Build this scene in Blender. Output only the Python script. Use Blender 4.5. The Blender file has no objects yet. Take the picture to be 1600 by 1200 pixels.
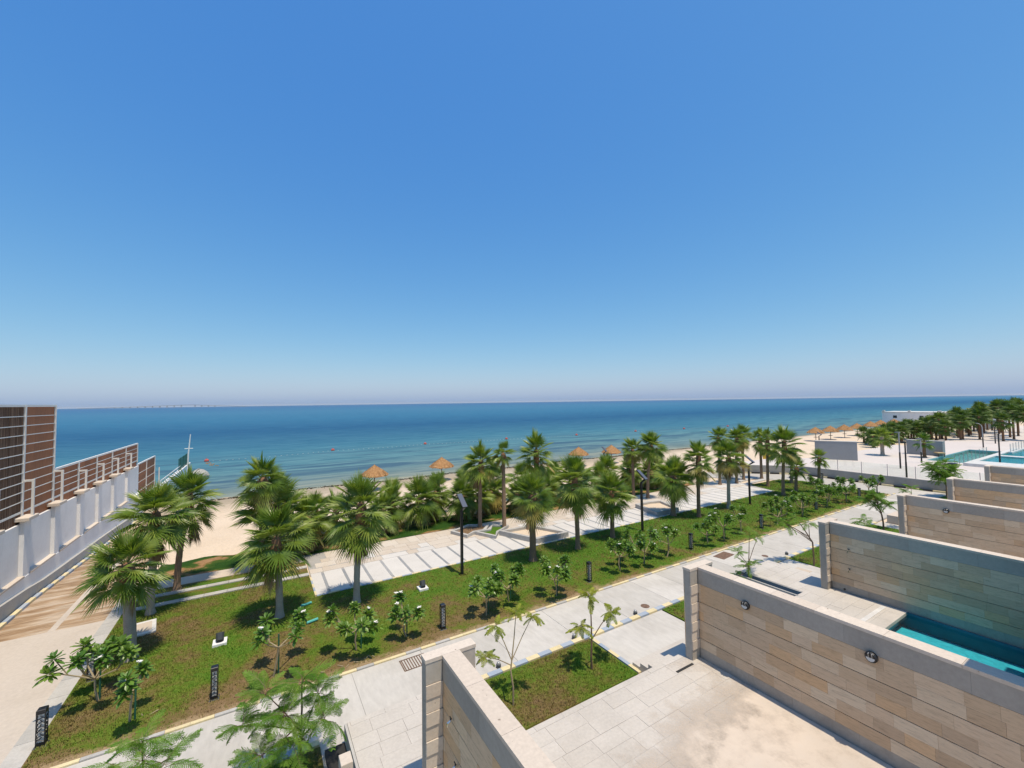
import bpy, math, random
from mathutils import Vector, Matrix
R = math.radians
sc = bpy.context.scene
COL = sc.collection
random.seed(11)

# ------------------------------------------------------------------ camera, light, exposure
cam_d = bpy.data.cameras.new('camera')
cam = bpy.data.objects.new('camera', cam_d)
COL.objects.link(cam)
cam_d.sensor_width = 36.0
cam_d.lens = 652.8 / 1600 * 36.0
cam_d.clip_start = 0.05
cam_d.clip_end = 200000
cam.matrix_world = Matrix(((0.8557622, -0.0103008, -0.5172669, 0.0),
                           (-0.5171739, -0.0445162, -0.8547219, 0.0),
                           (-0.0142224, 0.9989556, -0.0434226, 8.0),
                           (0, 0, 0, 1)))
cam_m = cam.matrix_world.to_3x3().transposed()
cam.matrix_world = Matrix.Translation((0, 0, 8.0)) @ Matrix(((0.8557622, -0.0103008, -0.5172669),
        (-0.5171739, -0.0445162, -0.8547219), (-0.0142224, 0.9989556, -0.0434226))).to_4x4()
sc.camera = cam

EXPOSURE = 0.25
SUN_DIR = Vector((0.055, -0.27, 0.96)).normalized()        # towards the sun
SUN_EL = math.asin(SUN_DIR.z)
world = bpy.data.worlds.new("World")
sc.world = world
world.use_nodes = True
wn = world.node_tree.nodes
wl = world.node_tree.links
bg = wn['Background']
sky = wn.new('ShaderNodeTexSky')
sky.sky_type = 'NISHITA'
sky.sun_disc = False
sky.sun_elevation = SUN_EL
sky.sun_rotation = math.atan2(SUN_DIR.x, SUN_DIR.y)
sky.altitude = 0
sky.air_density = 1.0
sky.dust_density = 1.0
sky.ozone_density = 3.0
# the sky's colour response: haze-white and blue graded as one curve per channel
SKY_S = 0.12
sep = wn.new('ShaderNodeSeparateColor'); wl.new(sky.outputs[0], sep.inputs[0])
com = wn.new('ShaderNodeCombineColor')
for ch, (gam, gain) in enumerate(((1.29, 0.072), (0.80, 0.1685), (0.315, 0.452))):
    pw = wn.new('ShaderNodeMath'); pw.operation = 'POWER'; pw.inputs[1].default_value = gam
    ml = wn.new('ShaderNodeMath'); ml.operation = 'MULTIPLY'; ml.inputs[1].default_value = gain / SKY_S / 2 ** EXPOSURE
    wl.new(sep.outputs[ch], pw.inputs[0]); wl.new(pw.outputs[0], ml.inputs[0]); wl.new(ml.outputs[0], com.inputs[ch])
wl.new(com.outputs[0], bg.inputs[0])
bg.inputs[1].default_value = SKY_S

sun_d = bpy.data.lights.new('sun', 'SUN')
sun_d.energy = 3.7
sun_d.angle = R(0.53)
sun_d.color = (1.0, 0.88, 0.70)
sun = bpy.data.objects.new('sun', sun_d)
COL.objects.link(sun)
sun.rotation_euler = SUN_DIR.to_track_quat('Z', 'Y').to_euler()
sun.location = (0, -20, 60)

sc.view_settings.view_transform = 'Standard'
sc.view_settings.look = 'None'
sc.view_settings.exposure = EXPOSURE
sc.view_settings.gamma = 1.0
sc.view_settings.use_curve_mapping = False
sc.render.engine = 'CYCLES'
sc.cycles.max_bounces = 8
sc.cycles.diffuse_bounces = 3
sc.cycles.glossy_bounces = 3
sc.cycles.transmission_bounces = 6
sc.cycles.transparent_max_bounces = 12
sc.cycles.caustics_reflective = False
sc.cycles.caustics_refractive = False
try:
    sc.cycles.use_denoising = True
except Exception:
    pass

# ------------------------------------------------------------------ helpers
def tag(o, label=None, cat=None, group=None, kind=None):
    if label: o['label'] = label
    if cat: o['category'] = cat
    if group: o['group'] = group
    if kind: o['kind'] = kind
    return o

def empty(name, loc=(0, 0, 0), rz=0.0, label=None, cat=None, group=None):
    o = bpy.data.objects.new(name, None)
    COL.objects.link(o)
    o.empty_display_size = 0.2
    o.location = loc
    o.rotation_euler = (0, 0, rz)
    return tag(o, label, cat, group)

def inst(name, me, parent=None, loc=(0, 0, 0), rot=(0, 0, 0), scale=(1, 1, 1)):
    o = bpy.data.objects.new(name, me)
    COL.objects.link(o)
    o.location = loc
    o.rotation_euler = rot
    o.scale = scale
    if parent: o.parent = parent
    return o

class MB:
    def __init__(self):
        self.v = []; self.f = []; self.m = []
    def add(self, vs, fs, mi=0):
        b = len(self.v)
        self.v += [tuple(p) for p in vs]
        self.f += [tuple(i + b for i in f) for f in fs]
        self.m += [mi] * len(fs)
        return self
    def box(self, x0, x1, y0, y1, z0, z1, mi=0):
        return self.add([(x0, y0, z0), (x1, y0, z0), (x1, y1, z0), (x0, y1, z0),
                         (x0, y0, z1), (x1, y0, z1), (x1, y1, z1), (x0, y1, z1)],
                        [(3, 2, 1, 0), (4, 5, 6, 7), (0, 1, 5, 4), (1, 2, 6, 5), (2, 3, 7, 6), (3, 0, 4, 7)], mi)
    def bevbox(self, x0, x1, y0, y1, z0, z1, b=.01, mi=0):
        # box with a chamfered top edge
        return self.add([(x0, y0, z0), (x1, y0, z0), (x1, y1, z0), (x0, y1, z0),
                         (x0, y0, z1 - b), (x1, y0, z1 - b), (x1, y1, z1 - b), (x0, y1, z1 - b),
                         (x0 + b, y0 + b, z1), (x1 - b, y0 + b, z1), (x1 - b, y1 - b, z1), (x0 + b, y1 - b, z1)],
                        [(3, 2, 1, 0), (8, 9, 10, 11), (0, 1, 5, 4), (1, 2, 6, 5), (2, 3, 7, 6), (3, 0, 4, 7),
                         (4, 5, 9, 8), (5, 6, 10, 9), (6, 7, 11, 10), (7, 4, 8, 11)], mi)
    def prism(self, poly, z0, z1, mi=0):
        n = len(poly)
        vs = [(x, y, z0) for x, y in poly] + [(x, y, z1) for x, y in poly]
        fs = [tuple(range(n - 1, -1, -1)), tuple(range(n, 2 * n))]
        fs += [(i, (i + 1) % n, n + (i + 1) % n, n + i) for i in range(n)]
        return self.add(vs, fs, mi)
    def tube(self, pts, rad, n=6, mi=0, cap=True, flat=1.0):
        pts = [Vector(p) for p in pts]
        if not hasattr(rad, '__len__'): rad = [rad] * len(pts)
        vs = []
        ref = None
        for i, p in enumerate(pts):
            t = (pts[min(i + 1, len(pts) - 1)] - pts[max(i - 1, 0)]).normalized()
            if ref is None:
                ref = Vector((1, 0, 0)) if abs(t.x) < .8 else Vector((0, 1, 0))
            a = (ref - t * ref.dot(t)).normalized()
            ref = a
            b = t.cross(a)
            for k in range(n):
                w = 2 * math.pi * k / n
                vs.append(p + (a * math.cos(w) + b * math.sin(w) * flat) * rad[i])
        fs = []
        for i in range(len(pts) - 1):
            for k in range(n):
                fs.append((i * n + k, i * n + (k + 1) % n, (i + 1) * n + (k + 1) % n, (i + 1) * n + k))
        if cap:
            fs.append(tuple(range(n - 1, -1, -1)))
            fs.append(tuple((len(pts) - 1) * n + k for k in range(n)))
        return self.add(vs, fs, mi)
    def lathe(self, prof, n=16, mi=0, c=(0, 0, 0)):
        vs = []
        for r, z in prof:
            for k in range(n):
                w = 2 * math.pi * k / n
                vs.append((c[0] + r * math.cos(w), c[1] + r * math.sin(w), c[2] + z))
        fs = []
        for i in range(len(prof) - 1):
            for k in range(n):
                fs.append((i * n + k, i * n + (k + 1) % n, (i + 1) * n + (k + 1) % n, (i + 1) * n + k))
        fs.append(tuple(range(n - 1, -1, -1)))
        fs.append(tuple((len(prof) - 1) * n + k for k in range(n)))
        return self.add(vs, fs, mi)
    def mesh(self, name, mats, smooth=False):
        me = bpy.data.meshes.new(name)
        me.from_pydata(self.v, [], self.f)
        mats = mats if isinstance(mats, (list, tuple)) else [mats]
        for m in mats: me.materials.append(m)
        if len(mats) > 1:
            me.polygons.foreach_set('material_index', self.m)
        if smooth:
            me.polygons.foreach_set('use_smooth', [True] * len(me.polygons))
        me.update()
        return me
    def build(self, name, mats, parent=None, smooth=False, loc=(0, 0, 0), rz=0):
        return inst(name, self.mesh(name, mats, smooth), parent, loc, (0, 0, rz))

# ------------------------------------------------------------------ materials
class NT:
    def __init__(self, name):
        self.mat = bpy.data.materials.new(name)
        self.mat.use_nodes = True
        self.n = self.mat.node_tree.nodes
        self.l = self.mat.node_tree.links
        self.p = self.n['Principled BSDF']
        self.out = self.n['Material Output']
    def new(self, t, **kw):
        nd = self.n.new(t)
        for k, v in kw.items(): setattr(nd, k, v)
        return nd
    def link(self, a, b): self.l.new(a, b)
    def pos(self, scale=(1, 1, 1), rnd=0.0):
        g = self.new('ShaderNodeNewGeometry')
        m = self.new('ShaderNodeMapping')
        m.inputs['Scale'].default_value = scale
        self.link(g.outputs['Position'], m.inputs[0])
        if rnd:
            o = self.new('ShaderNodeObjectInfo')
            c = self.new('ShaderNodeMath', operation='MULTIPLY'); c.inputs[1].default_value = rnd
            self.link(o.outputs['Random'], c.inputs[0])
            v = self.new('ShaderNodeCombineXYZ')
            for i in range(3): self.link(c.outputs[0], v.inputs[i])
            self.link(v.outputs[0], m.inputs['Location'])
        return m.outputs[0]
    def noise(self, vec, scale, detail=4, rough=.55, dist=0.0):
        t = self.new('ShaderNodeTexNoise')
        t.inputs['Scale'].default_value = scale
        t.inputs['Detail'].default_value = detail
        t.inputs['Roughness'].default_value = rough
        t.inputs['Distortion'].default_value = dist
        self.link(vec, t.inputs['Vector'])
        return t.outputs['Fac']
    def ramp(self, fac, stops, interp='LINEAR'):
        r = self.new('ShaderNodeValToRGB')
        r.color_ramp.interpolation = interp
        e = r.color_ramp.elements
        while len(e) < len(stops): e.new(0.5)
        for el, (p, c) in zip(e, stops):
            el.position = p
            el.color = (c[0], c[1], c[2], 1) if hasattr(c, '__len__') else (c, c, c, 1)
        self.link(fac, r.inputs[0])
        return r.outputs[0]
    def mix(self, fac, a, b, mode='MIX'):
        m = self.new('ShaderNodeMix', data_type='RGBA', blend_type=mode)
        def s(sock, v):
            if hasattr(v, 'is_linked') or hasattr(v, 'links'): self.link(v, sock)
            elif hasattr(v, '__len__'): sock.default_value = (v[0], v[1], v[2], 1)
            else: sock.default_value = v
        s(m.inputs[0], fac); s(m.inputs[6], a); s(m.inputs[7], b)
        return m.outputs[2]
    def rnd(self):
        return self.new('ShaderNodeObjectInfo').outputs['Random']
    def math(self, op, a, b=None):
        m = self.new('ShaderNodeMath', operation=op)
        for i, v in enumerate((a, b)):
            if v is None: continue
            if hasattr(v, 'links'): self.link(v, m.inputs[i])
            else: m.inputs[i].default_value = v
        return m.outputs[0]
    def bump(self, h, strength=.3, dist=.02):
        b = self.new('ShaderNodeBump')
        b.inputs['Strength'].default_value = strength
        b.inputs['Distance'].default_value = dist
        self.link(h, b.inputs['Height'])
        self.link(b.outputs[0], self.p.inputs['Normal'])
    def col(self, c):
        if hasattr(c, 'links'): self.link(c, self.p.inputs['Base Color'])
        else: self.p.inputs['Base Color'].default_value = (c[0], c[1], c[2], 1)
    def fin(self, rough=.8, spec=.3, metal=0.0):
        self.p.inputs['Roughness'].default_value = rough
        self.p.inputs['Specular IOR Level'].default_value = spec
        self.p.inputs['Metallic'].default_value = metal
        return self.mat

def m_plain(name, c, rough=.7, spec=.3, metal=0.0, var=.12, scale=3.0):
    t = NT(name)
    n = t.noise(t.pos(), scale, 5)
    a = tuple(x * (1 - var) for x in c); b = tuple(min(1, x * (1 + var)) for x in c)
    t.col(t.ramp(n, [(.3, a), (.7, b)]))
    return t.fin(rough, spec, metal)

def m_masonry(name, lo, hi, tone=.18, stain=.25, sc1=1.2, sc2=30, bump=.15, stretch=(1, 1, 1), stain_c=None, rough=.85):
    """worn stone or concrete: per-piece tone, cloudy stains, fine grain"""
    t = NT(name)
    v = t.pos(stretch, rnd=7.0)
    base = t.mix(t.rnd(), lo, hi)
    cloud = t.noise(t.pos(), sc1, 6, .6)
    sc_ = stain_c or tuple(x * .62 for x in lo)
    base = t.mix(t.math('MULTIPLY', t.ramp(cloud, [(.45, 0.0), (.72, 1.0)]), stain), base, sc_)
    grain = t.noise(v, sc2, 5, .65)
    base = t.mix(1.0, base, t.ramp(grain, [(.25, 1 - tone), (.75, 1 + tone * .5)]), 'MULTIPLY')
    t.col(base)
    t.bump(grain, bump, .01)
    return t.fin(rough, .25)

M = {}
M['path'] = m_masonry('path concrete', (.46, .435, .395), (.57, .54, .495), .13, .6, .6, 7, .1, (1, .3, 1), stain_c=(.40, .37, .325))
M['promenade'] = m_masonry('promenade concrete', (.56, .53, .49), (.62, .59, .55), .08, .2, 1.0, 14)
M['inlay'] = m_masonry('dark inlay stone', (.25, .26, .27), (.36, .36, .36), .15, .3, 2.0, 20)
M['paver'] = m_masonry('beige paver', (.54, .465, .385), (.60, .535, .46), .12, .4, .8, 18, stain_c=(.45, .345, .25))
M['terrace'] = m_masonry('terrace tile', (.52, .48, .43), (.55, .51, .46), .12, .6, .8, 16, .12, stain_c=(.42, .385, .34))
M['screed'] = m_masonry('dusty screed', (.58, .49, .40), (.60, .51, .42), .10, .6, .6, 12, stain_c=(.45, .40, .34))
M['ykerb'] = m_masonry('yellow kerb paint', (.66, .55, .31), (.74, .63, .38), .18, .45, 4, 30, stain_c=(.5, .45, .36))
M['bkerb'] = m_masonry('faded blue kerb paint', (.30, .36, .44), (.38, .43, .50), .18, .45, 4, 30, stain_c=(.42, .42, .40))
M['gkerb'] = m_masonry('grey kerb concrete', (.40, .39, .37), (.50, .48, .45), .15, .3, 3, 25)
M['road'] = m_masonry('road blocks', (.50, .44, .38), (.54, .48, .42), .12, .5, .5, 10, .2, stain_c=(.42, .36, .30))
M['white'] = m_masonry('white wall render', (.76, .75, .74), (.80, .79, .78), .06, .3, .8, 16, .08, (1, 1, .35))
M['concrete'] = m_masonry('bare concrete', (.32, .31, .29), (.40, .38, .36), .14, .35, 1.4, 18)
M['greywall'] = m_masonry('smooth grey wall', (.27, .28, .29), (.31, .32, .33), .08, .35, .5, 14, stain_c=(.18, .18, .18))
M['stonegrey'] = m_masonry('smooth grey stone', (.36, .33, .29), (.45, .415, .365), .12, .3, 1.0, 12)
M['skirt'] = m_masonry('stained skirting stone', (.38, .34, .29), (.44, .40, .345), .16, .5, 1.3, 14, stain_c=(.25, .22, .19))
M['coping'] = m_masonry('travertine coping', (.56, .47, .38), (.64, .55, .46), .14, .25, 2.5, 14, .15)
t = NT('travertine coping')
v_ = t.pos()
c = t.mix(t.rnd(), (.57, .485, .40), (.65, .565, .475))
c = t.mix(1.0, c, t.ramp(t.noise(v_, 14, 5, .65), [(.25, .86), (.75, 1.06)]), 'MULTIPLY')
c = t.mix(t.ramp(t.noise(v_, 11, 3, .5), [(.70, 0.0), (.74, .75)]), c, (.20, .155, .11))
t.col(c); t.bump(t.noise(v_, 14, 5, .65), .15, .01)
M['coping'] = t.fin(.85, .25)
M['trim'] = m_plain('white deck trim', (.60, .585, .56), .6)
M['whitemetal'] = m_plain('white painted steel', (.74, .72, .68), .45, .4, var=.05)
M['black'] = m_plain('black powder coated metal', (.012, .013, .016), .4, .5, var=.2)
M['darkgrey'] = m_plain('dark grey plastic', (.06, .065, .07), .5, .4)
M['greymetal'] = m_plain('grey metal', (.30, .31, .32), .45, .5, .3)
M['chrome'] = m_plain('chrome', (.75, .75, .76), .15, .5, 1.0, var=.03)
M['solar'] = m_plain('solar cell panel', (.10, .11, .14), .2, .6, var=.05)
M['lens'] = m_plain('frosted lamp glass', (.6, .6, .58), .3, .5, var=.05)
M['red'] = m_plain('red buoy plastic', (.50, .10, .07), .4, .5)
M['yellow'] = m_plain('yellow plastic', (.75, .45, .04), .5, .4)
M['green'] = m_plain('green stake', (.02, .10, .06), .6, .3)
M['teal'] = m_plain('teal hose plastic', (.10, .42, .38), .5, .4)
M['rock'] = m_masonry('pale rock', (.42, .40, .37), (.50, .48, .44), .25, .4, 3, 9, .5)
M['rope'] = m_plain('white rope floats', (.42, .44, .43), .6)
M['soil'] = m_plain('brown soil', (.20, .13, .075), .95, .1, var=.3, scale=5)
M['rust'] = m_plain('rusty grate', (.16, .10, .07), .8, .3, var=.35, scale=9)
M['cushion'] = m_plain('tan cushion', (.45, .33, .18), .8)
M['dark'] = m_plain('dark recess', (.03, .03, .03), .9)
M['window'] = m_plain('dark window glass', (.03, .035, .04), .08, .6)

# veined stone cladding, one tone per stone
t = NT('veined stone cladding')
v = t.pos((3, 1.1, 7.0), rnd=9.0)
tone = t.ramp(t.rnd(), [(0, (.54, .385, .245)), (.18, (.66, .50, .345)), (.38, (.59, .43, .28)), (.58, (.70, .56, .40)), (.78, (.66, .44, .25)), (1, (.52, .385, .26))])
vein = t.noise(v, 3.0, 8, .72, .9)
fine = t.noise(t.pos((20, 4.5, 40), rnd=5.0), 1.0, 5, .75)
c = t.mix(1.0, tone, t.ramp(vein, [(.30, .66), (.40, .88), (.48, 1.0), (.7, 1.06)]), 'MULTIPLY')
c = t.mix(1.0, c, t.ramp(fine, [(.28, .66), (.42, .95), (.5, 1.0), (.7, 1.04)]), 'MULTIPLY')
t.col(c)
t.bump(vein, .25, .01)
M['stone'] = t.fin(.8, .25)

# brown composite board
t = NT('brown board')
n = t.noise(t.pos((14, 14, 1.2)), 2.0, 5)
t.col(t.mix(1.0, t.ramp(n, [(.3, (.30, .112, .045)), (.7, (.40, .160, .068))]), t.ramp(t.rnd(), [(0, .85), (1, 1.15)]), 'MULTIPLY'))
M['board'] = t.fin(.7, .3)
t = NT('dark reed screen')
n = t.noise(t.pos((40, 40, .35)), 1.0, 4)
t.col(t.ramp(n, [(.3, (.05, .026, .014)), (.52, (.16, .085, .05)), (.68, (.40, .25, .16))]))
M['reed'] = t.fin(.8, .2)

# stained ramp paving: brown tyre stained sweeps across fine joints
t = NT('stained ramp paving')
n1 = t.noise(t.pos((.35, 1.6, 1), 0), 1.6, 6, .62, .5)
n2 = t.noise(t.pos((.8, 9, 1)), 2.0, 4)
b = t.ramp(n1, [(.34, (.52, .43, .34)), (.52, (.36, .25, .155)), (.68, (.22, .135, .075))])
t.col(t.mix(1.0, b, t.ramp(n2, [(.35, .72), (.6, 1.1)]), 'MULTIPLY'))
t.bump(n2, .3, .01)
M['ramp'] = t.fin(.9, .2)

# lawn soil and thatch, worn to bare ground in patches
t = NT('lawn ground')
n1 = t.noise(t.pos(), .5, 6, .66, .4)
n2 = t.noise(t.pos(), 5.5, 5, .7)
n3 = t.noise(t.pos(), 40, 3)
gx = t.new('ShaderNodeNewGeometry')
sp = t.new('ShaderNodeSeparateXYZ'); t.link(gx.outputs['Position'], sp.inputs[0])
edge = t.new('ShaderNodeMapRange'); edge.inputs[1].default_value = 13.5; edge.inputs[2].default_value = 16.2
edge.inputs[3].default_value = .17; edge.inputs[4].default_value = 0.0
t.link(sp.outputs[1], edge.inputs[0])
e2 = t.new('ShaderNodeMapRange'); e2.inputs[1].default_value = 18.0; e2.inputs[2].default_value = 2.0
e2.inputs[3].default_value = -.14; e2.inputs[4].default_value = .03
t.link(sp.outputs[0], e2.inputs[0])
edge_ = t.math('MULTIPLY', edge.outputs[0], t.math('ADD', t.math('MULTIPLY', t.math('GREATER_THAN', sp.outputs[1], 12.5), .75), .25))
s_ = t.math('ADD', t.math('ADD', n1, t.math('MULTIPLY', n2, .35)), t.math('ADD', edge_, e2.outputs[0]))
c = t.ramp(s_, [(.58, (.075, .160, .016)), (.70, (.12, .160, .022)), (.80, (.165, .125, .045)), (.93, (.225, .150, .078))])
sd = t.new('ShaderNodeMapRange'); sd.inputs[1].default_value = 14.25; sd.inputs[2].default_value = 13.6
t.link(sp.outputs[1], sd.inputs[0])
sdm = t.ramp(t.math('MULTIPLY', t.math('ADD', sd.outputs[0], t.math('MULTIPLY', t.math('SUBTRACT', t.noise(t.pos(), 1.7, 5, .65), .5), 1.6)), t.math('GREATER_THAN', sp.outputs[1], 12.5)), [(.5, 0.0), (.8, .85)])
c = t.mix(sdm, c, (.36, .26, .15))
c = t.mix(1.0, c, t.ramp(n3, [(.3, .6), (.7, 1.25)]), 'MULTIPLY')
t.col(c); t.bump(n3, .8, .03)
M['lawn'] = t.fin(.95, .1)
t = NT('grass blades')
n1 = t.noise(t.pos(), .5, 6, .66, .4)
n2 = t.noise(t.pos(), 2.5, 4, .7)
c = t.ramp(t.math('ADD', n1, t.math('MULTIPLY', n2, .4)), [(.46, (.122, .250, .022)), (.62, (.172, .245, .032)), (.74, (.22, .19, .055)), (.86, (.27, .19, .095))])
t.col(c)
M['grass'] = t.fin(.7, .2)

# sand
t = NT('beach sand')
n1 = t.noise(t.pos(), .25, 5, .6)
n2 = t.noise(t.pos(), 9, 5, .6)
n3 = t.noise(t.pos(), 1.3, 5, .65)
gx = t.new('ShaderNodeNewGeometry')
sp = t.new('ShaderNodeSeparateXYZ'); t.link(gx.outputs['Position'], sp.inputs[0])
wet = t.new('ShaderNodeMapRange'); wet.inputs[1].default_value = -.52; wet.inputs[2].default_value = -.80
t.link(t.math('ADD', sp.outputs[2], t.math('MULTIPLY', t.math('SUBTRACT', n3, .5), .25)), wet.inputs[0])
c = t.ramp(n1, [(.3, (.62, .50, .37)), (.7, (.68, .56, .43))])
c = t.mix(1.0, c, t.ramp(n2, [(.3, .9), (.7, 1.06)]), 'MULTIPLY')
c = t.mix(t.math('MULTIPLY', wet.outputs[0], .8), c, (.30, .25, .18))
t.col(c); t.bump(t.math('ADD', t.math('MULTIPLY', n2, .4), t.noise(t.pos(), 2.6, 4, .6)), .7, .10)
M['sand'] = t.fin(.95, .1)

# palm leaves
def m_leaf(name, a, b, trans=.25, rough=.5, spec=.4, noise=True):
    t = NT(name)
    c = t.mix(t.rnd(), a, b)
    n = t.noise(t.pos(), 6, 3)
    c = t.mix(1.0, c, t.ramp(n, [(.3, .75), (.7, 1.2)]), 'MULTIPLY')
    t.col(c)
    t.fin(rough, spec)
    tr = t.new('ShaderNodeBsdfTranslucent')
    h = t.mix(1.0, c, (1.25, 1.35, .5), 'MULTIPLY')
    t.link(h, tr.inputs[0])
    mx = t.new('ShaderNodeMixShader')
    mx.inputs[0].default_value = trans
    t.link(t.p.outputs[0], mx.inputs[1]); t.link(tr.outputs[0], mx.inputs[2])
    t.link(mx.outputs[0], t.out.inputs[0])
    return t.mat
M['palm'] = m_leaf('palm leaf green', (.125, .210, .028), (.275, .340, .062), .36, .40, .5)
M['palmold'] = m_leaf('palm leaf old yellowing', (.26, .24, .06), (.42, .32, .10), .25)
M['palmdead'] = m_leaf('palm leaf dead brown', (.22, .145, .08), (.33, .225, .13), .15, .8, .2)
M['palmshaded'] = m_leaf('shade-darkened grove palm leaf', (.080, .145, .024), (.160, .220, .044), .28, .5, .4)  # leaf green darkened to carry the dense grove's inner shade
M['petiole'] = m_plain('palm petiole', (.16, .18, .06), .6, .3, var=.2)
M['frleaf'] = m_leaf('frangipani leaf', (.085, .195, .026), (.175, .275, .048), .22, .35, .5)
M['poleaf'] = m_leaf('poinciana leaflet', (.11, .25, .026), (.20, .33, .042), .35, .5, .3)
M['poyoung'] = m_leaf('young poinciana leaflet', (.22, .29, .03), (.34, .36, .045), .35, .5, .3)
M['petal'] = m_plain('white petals', (.82, .80, .74), .6, .3, var=.05)
M['bark'] = m_masonry('grey palm bark', (.38, .335, .285), (.44, .39, .33), .30, .4, 5, 16, .6, (1, 1, 6))
M['barkbrown'] = m_masonry('brown palm bark', (.25, .165, .11), (.31, .21, .14), .35, .4, 5, 16, .7, (1, 1, 6))
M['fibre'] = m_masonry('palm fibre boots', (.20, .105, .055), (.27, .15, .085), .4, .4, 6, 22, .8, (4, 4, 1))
M['twig'] = m_plain('pale twig bark', (.33, .27, .17), .8, .2, var=.25)
M['darktwig'] = m_plain('brown twig bark', (.16, .11, .075), .8, .2, var=.25)

t = NT('palm thatch')
n = t.noise(t.pos((1, 1, 1)), 5, 5, .7)
n2 = t.noise(t.pos((9, 9, 2)), 2, 4, .7)
c = t.mix(1.0, t.ramp(n, [(.3, (.34, .175, .075)), (.7, (.52, .31, .15))]), t.ramp(n2, [(.3, .6), (.7, 1.2)]), 'MULTIPLY')
t.col(c); t.bump(n2, .6, .05)
M['thatch'] = t.fin(.9, .1)

# glass balustrade
t = NT('clear balustrade glass')
tr = t.new('ShaderNodeBsdfTransparent'); tr.inputs[0].default_value = (.95, .98, .975, 1)
gl = t.new('ShaderNodeBsdfGlossy'); gl.inputs['Roughness'].default_value = .03
mx = t.new('ShaderNodeMixShader'); mx.inputs[0].default_value = .05
t.link(tr.outputs[0], mx.inputs[1]); t.link(gl.outputs[0], mx.inputs[2])
t.link(mx.outputs[0], t.out.inputs[0])
M['glass'] = t.mat

# pool water: tinted clear sheet with fresnel reflection and ripples
def m_pool(name, tint):
    t = NT(name)
    tr = t.new('ShaderNodeBsdfTransparent'); tr.inputs[0].default_value = (*tint, 1)
    gl = t.new('ShaderNodeBsdfGlossy'); gl.inputs['Roughness'].default_value = .05
    n = t.noise(t.pos(), 3.5, 3)
    b = t.new('ShaderNodeBump'); b.inputs['Strength'].default_value = .25; b.inputs['Distance'].default_value = .05
    t.link(n, b.inputs['Height'])
    fr = t.new('ShaderNodeFresnel'); fr.inputs[0].default_value = 1.33
    t.link(b.outputs[0], fr.inputs['Normal']); t.link(b.outputs[0], gl.inputs['Normal'])
    mx = t.new('ShaderNodeMixShader')
    t.link(fr.outputs[0], mx.inputs[0]); t.link(tr.outputs[0], mx.inputs[1]); t.link(gl.outputs[0], mx.inputs[2])
    t.link(mx.outputs[0], t.out.inputs[0])
    return t.mat
M['poolwater'] = m_pool('pool water', (.66, .95, .97))
t = NT('pool mosaic')
vo = t.new('ShaderNodeTexVoronoi'); vo.inputs['Scale'].default_value = 9
t.link(t.pos(), vo.inputs[0])
t.col(t.mix(1.0, (.075, .43, .53), t.ramp(vo.outputs['Color'], [(0, .82), (1, 1.15)]), 'MULTIPLY'))
M['mosaic'] = t.fin(.5, .4)
t = NT('pale pool mosaic')
t.col(t.ramp(t.noise(t.pos(), 1.2, 4), [(.3, (.30, .50, .55)), (.7, (.42, .60, .62))]))
M['mosaicpale'] = t.fin(.5, .4)
M['mosaicblue'] = m_plain('blue pool mosaic', (.08, .42, .58), .5, .4)
M['mosaicshaded'] = m_plain('pool mosaic painted shade', (.02, .13, .19), .5, .4)  # mosaic colour darkened to stand in for shade on the pool wall

# sea: colour by depth (distance offshore) plus painted sky reflection, seagrass patches, wave normals
t = NT('sea water')
g = t.new('ShaderNodeNewGeometry')
sp = t.new('ShaderNodeSeparateXYZ'); t.link(g.outputs['Position'], sp.inputs[0])
nlow = t.noise(t.pos((.010, .03, 1)), 1.0, 4, .6)
nmid = t.noise(t.pos((.05, .22, 1)), 1.0, 5, .62, .6)
yy = t.math('ADD', sp.outputs[1], t.math('MULTIPLY', t.math('SUBTRACT', nlow, .5), 40))
lg = t.math('LOGARITHM', t.math('MAXIMUM', t.math('SUBTRACT', yy, 44), 1.5), 10.0)
mr = t.new('ShaderNodeMapRange'); mr.inputs[1].default_value = .3; mr.inputs[2].default_value = 3.6
t.link(lg, mr.inputs[0])
deep = t.ramp(mr.outputs[0], [(0.0, (.25, .27, .22)), (.17, (.140, .205, .210)), (.35, (.088, .200, .240)), (.43, (.056, .168, .238)),
                              (.545, (.030, .108, .208)), (.64, (.044, .152, .260)), (.75, (.058, .172, .282)), (.92, (.052, .146, .275))])
rip = t.noise(t.pos((.12, .75, 1)), 1.0, 5, .65, .4)
deep = t.mix(1.0, deep, t.ramp(rip, [(.32, (.62, .74, .82)), (.5, (1, 1, 1)), (.68, (1.35, 1.2, 1.12))]), 'MULTIPLY')  # light and dark of the ripples painted into the water colour
grassw = t.new('ShaderNodeMapRange'); grassw.inputs[1].default_value = 95; grassw.inputs[2].default_value = 75
t.link(sp.outputs[1], grassw.inputs[0])
patch = t.math('MULTIPLY', t.ramp(nmid, [(.50, 0.0), (.62, 1.0)]), grassw.outputs[0])
c = t.mix(t.math('MULTIPLY', patch, .78), deep, (.045, .100, .160))
t.col(c)
wv = t.new('ShaderNodeTexNoise'); wv.inputs['Scale'].default_value = 1.0; wv.inputs['Detail'].default_value = 5
wv.inputs['Roughness'].default_value = .65
t.link(t.pos((.9, 1.8, 1)), wv.inputs['Vector'])
sub = t.new('ShaderNodeVectorMath', operation='SUBTRACT'); sub.inputs[1].default_value = (.5, .5, .5)
t.link(wv.outputs['Color'], sub.inputs[0])
mul = t.new('ShaderNodeVectorMath', operation='MULTIPLY'); mul.inputs[1].default_value = (.7, 1.35, 0)
t.link(sub.outputs[0], mul.inputs[0])
ad = t.new('ShaderNodeVectorMath', operation='ADD'); ad.inputs[1].default_value = (0, 0, 1)
t.link(mul.outputs[0], ad.inputs[0])
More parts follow.
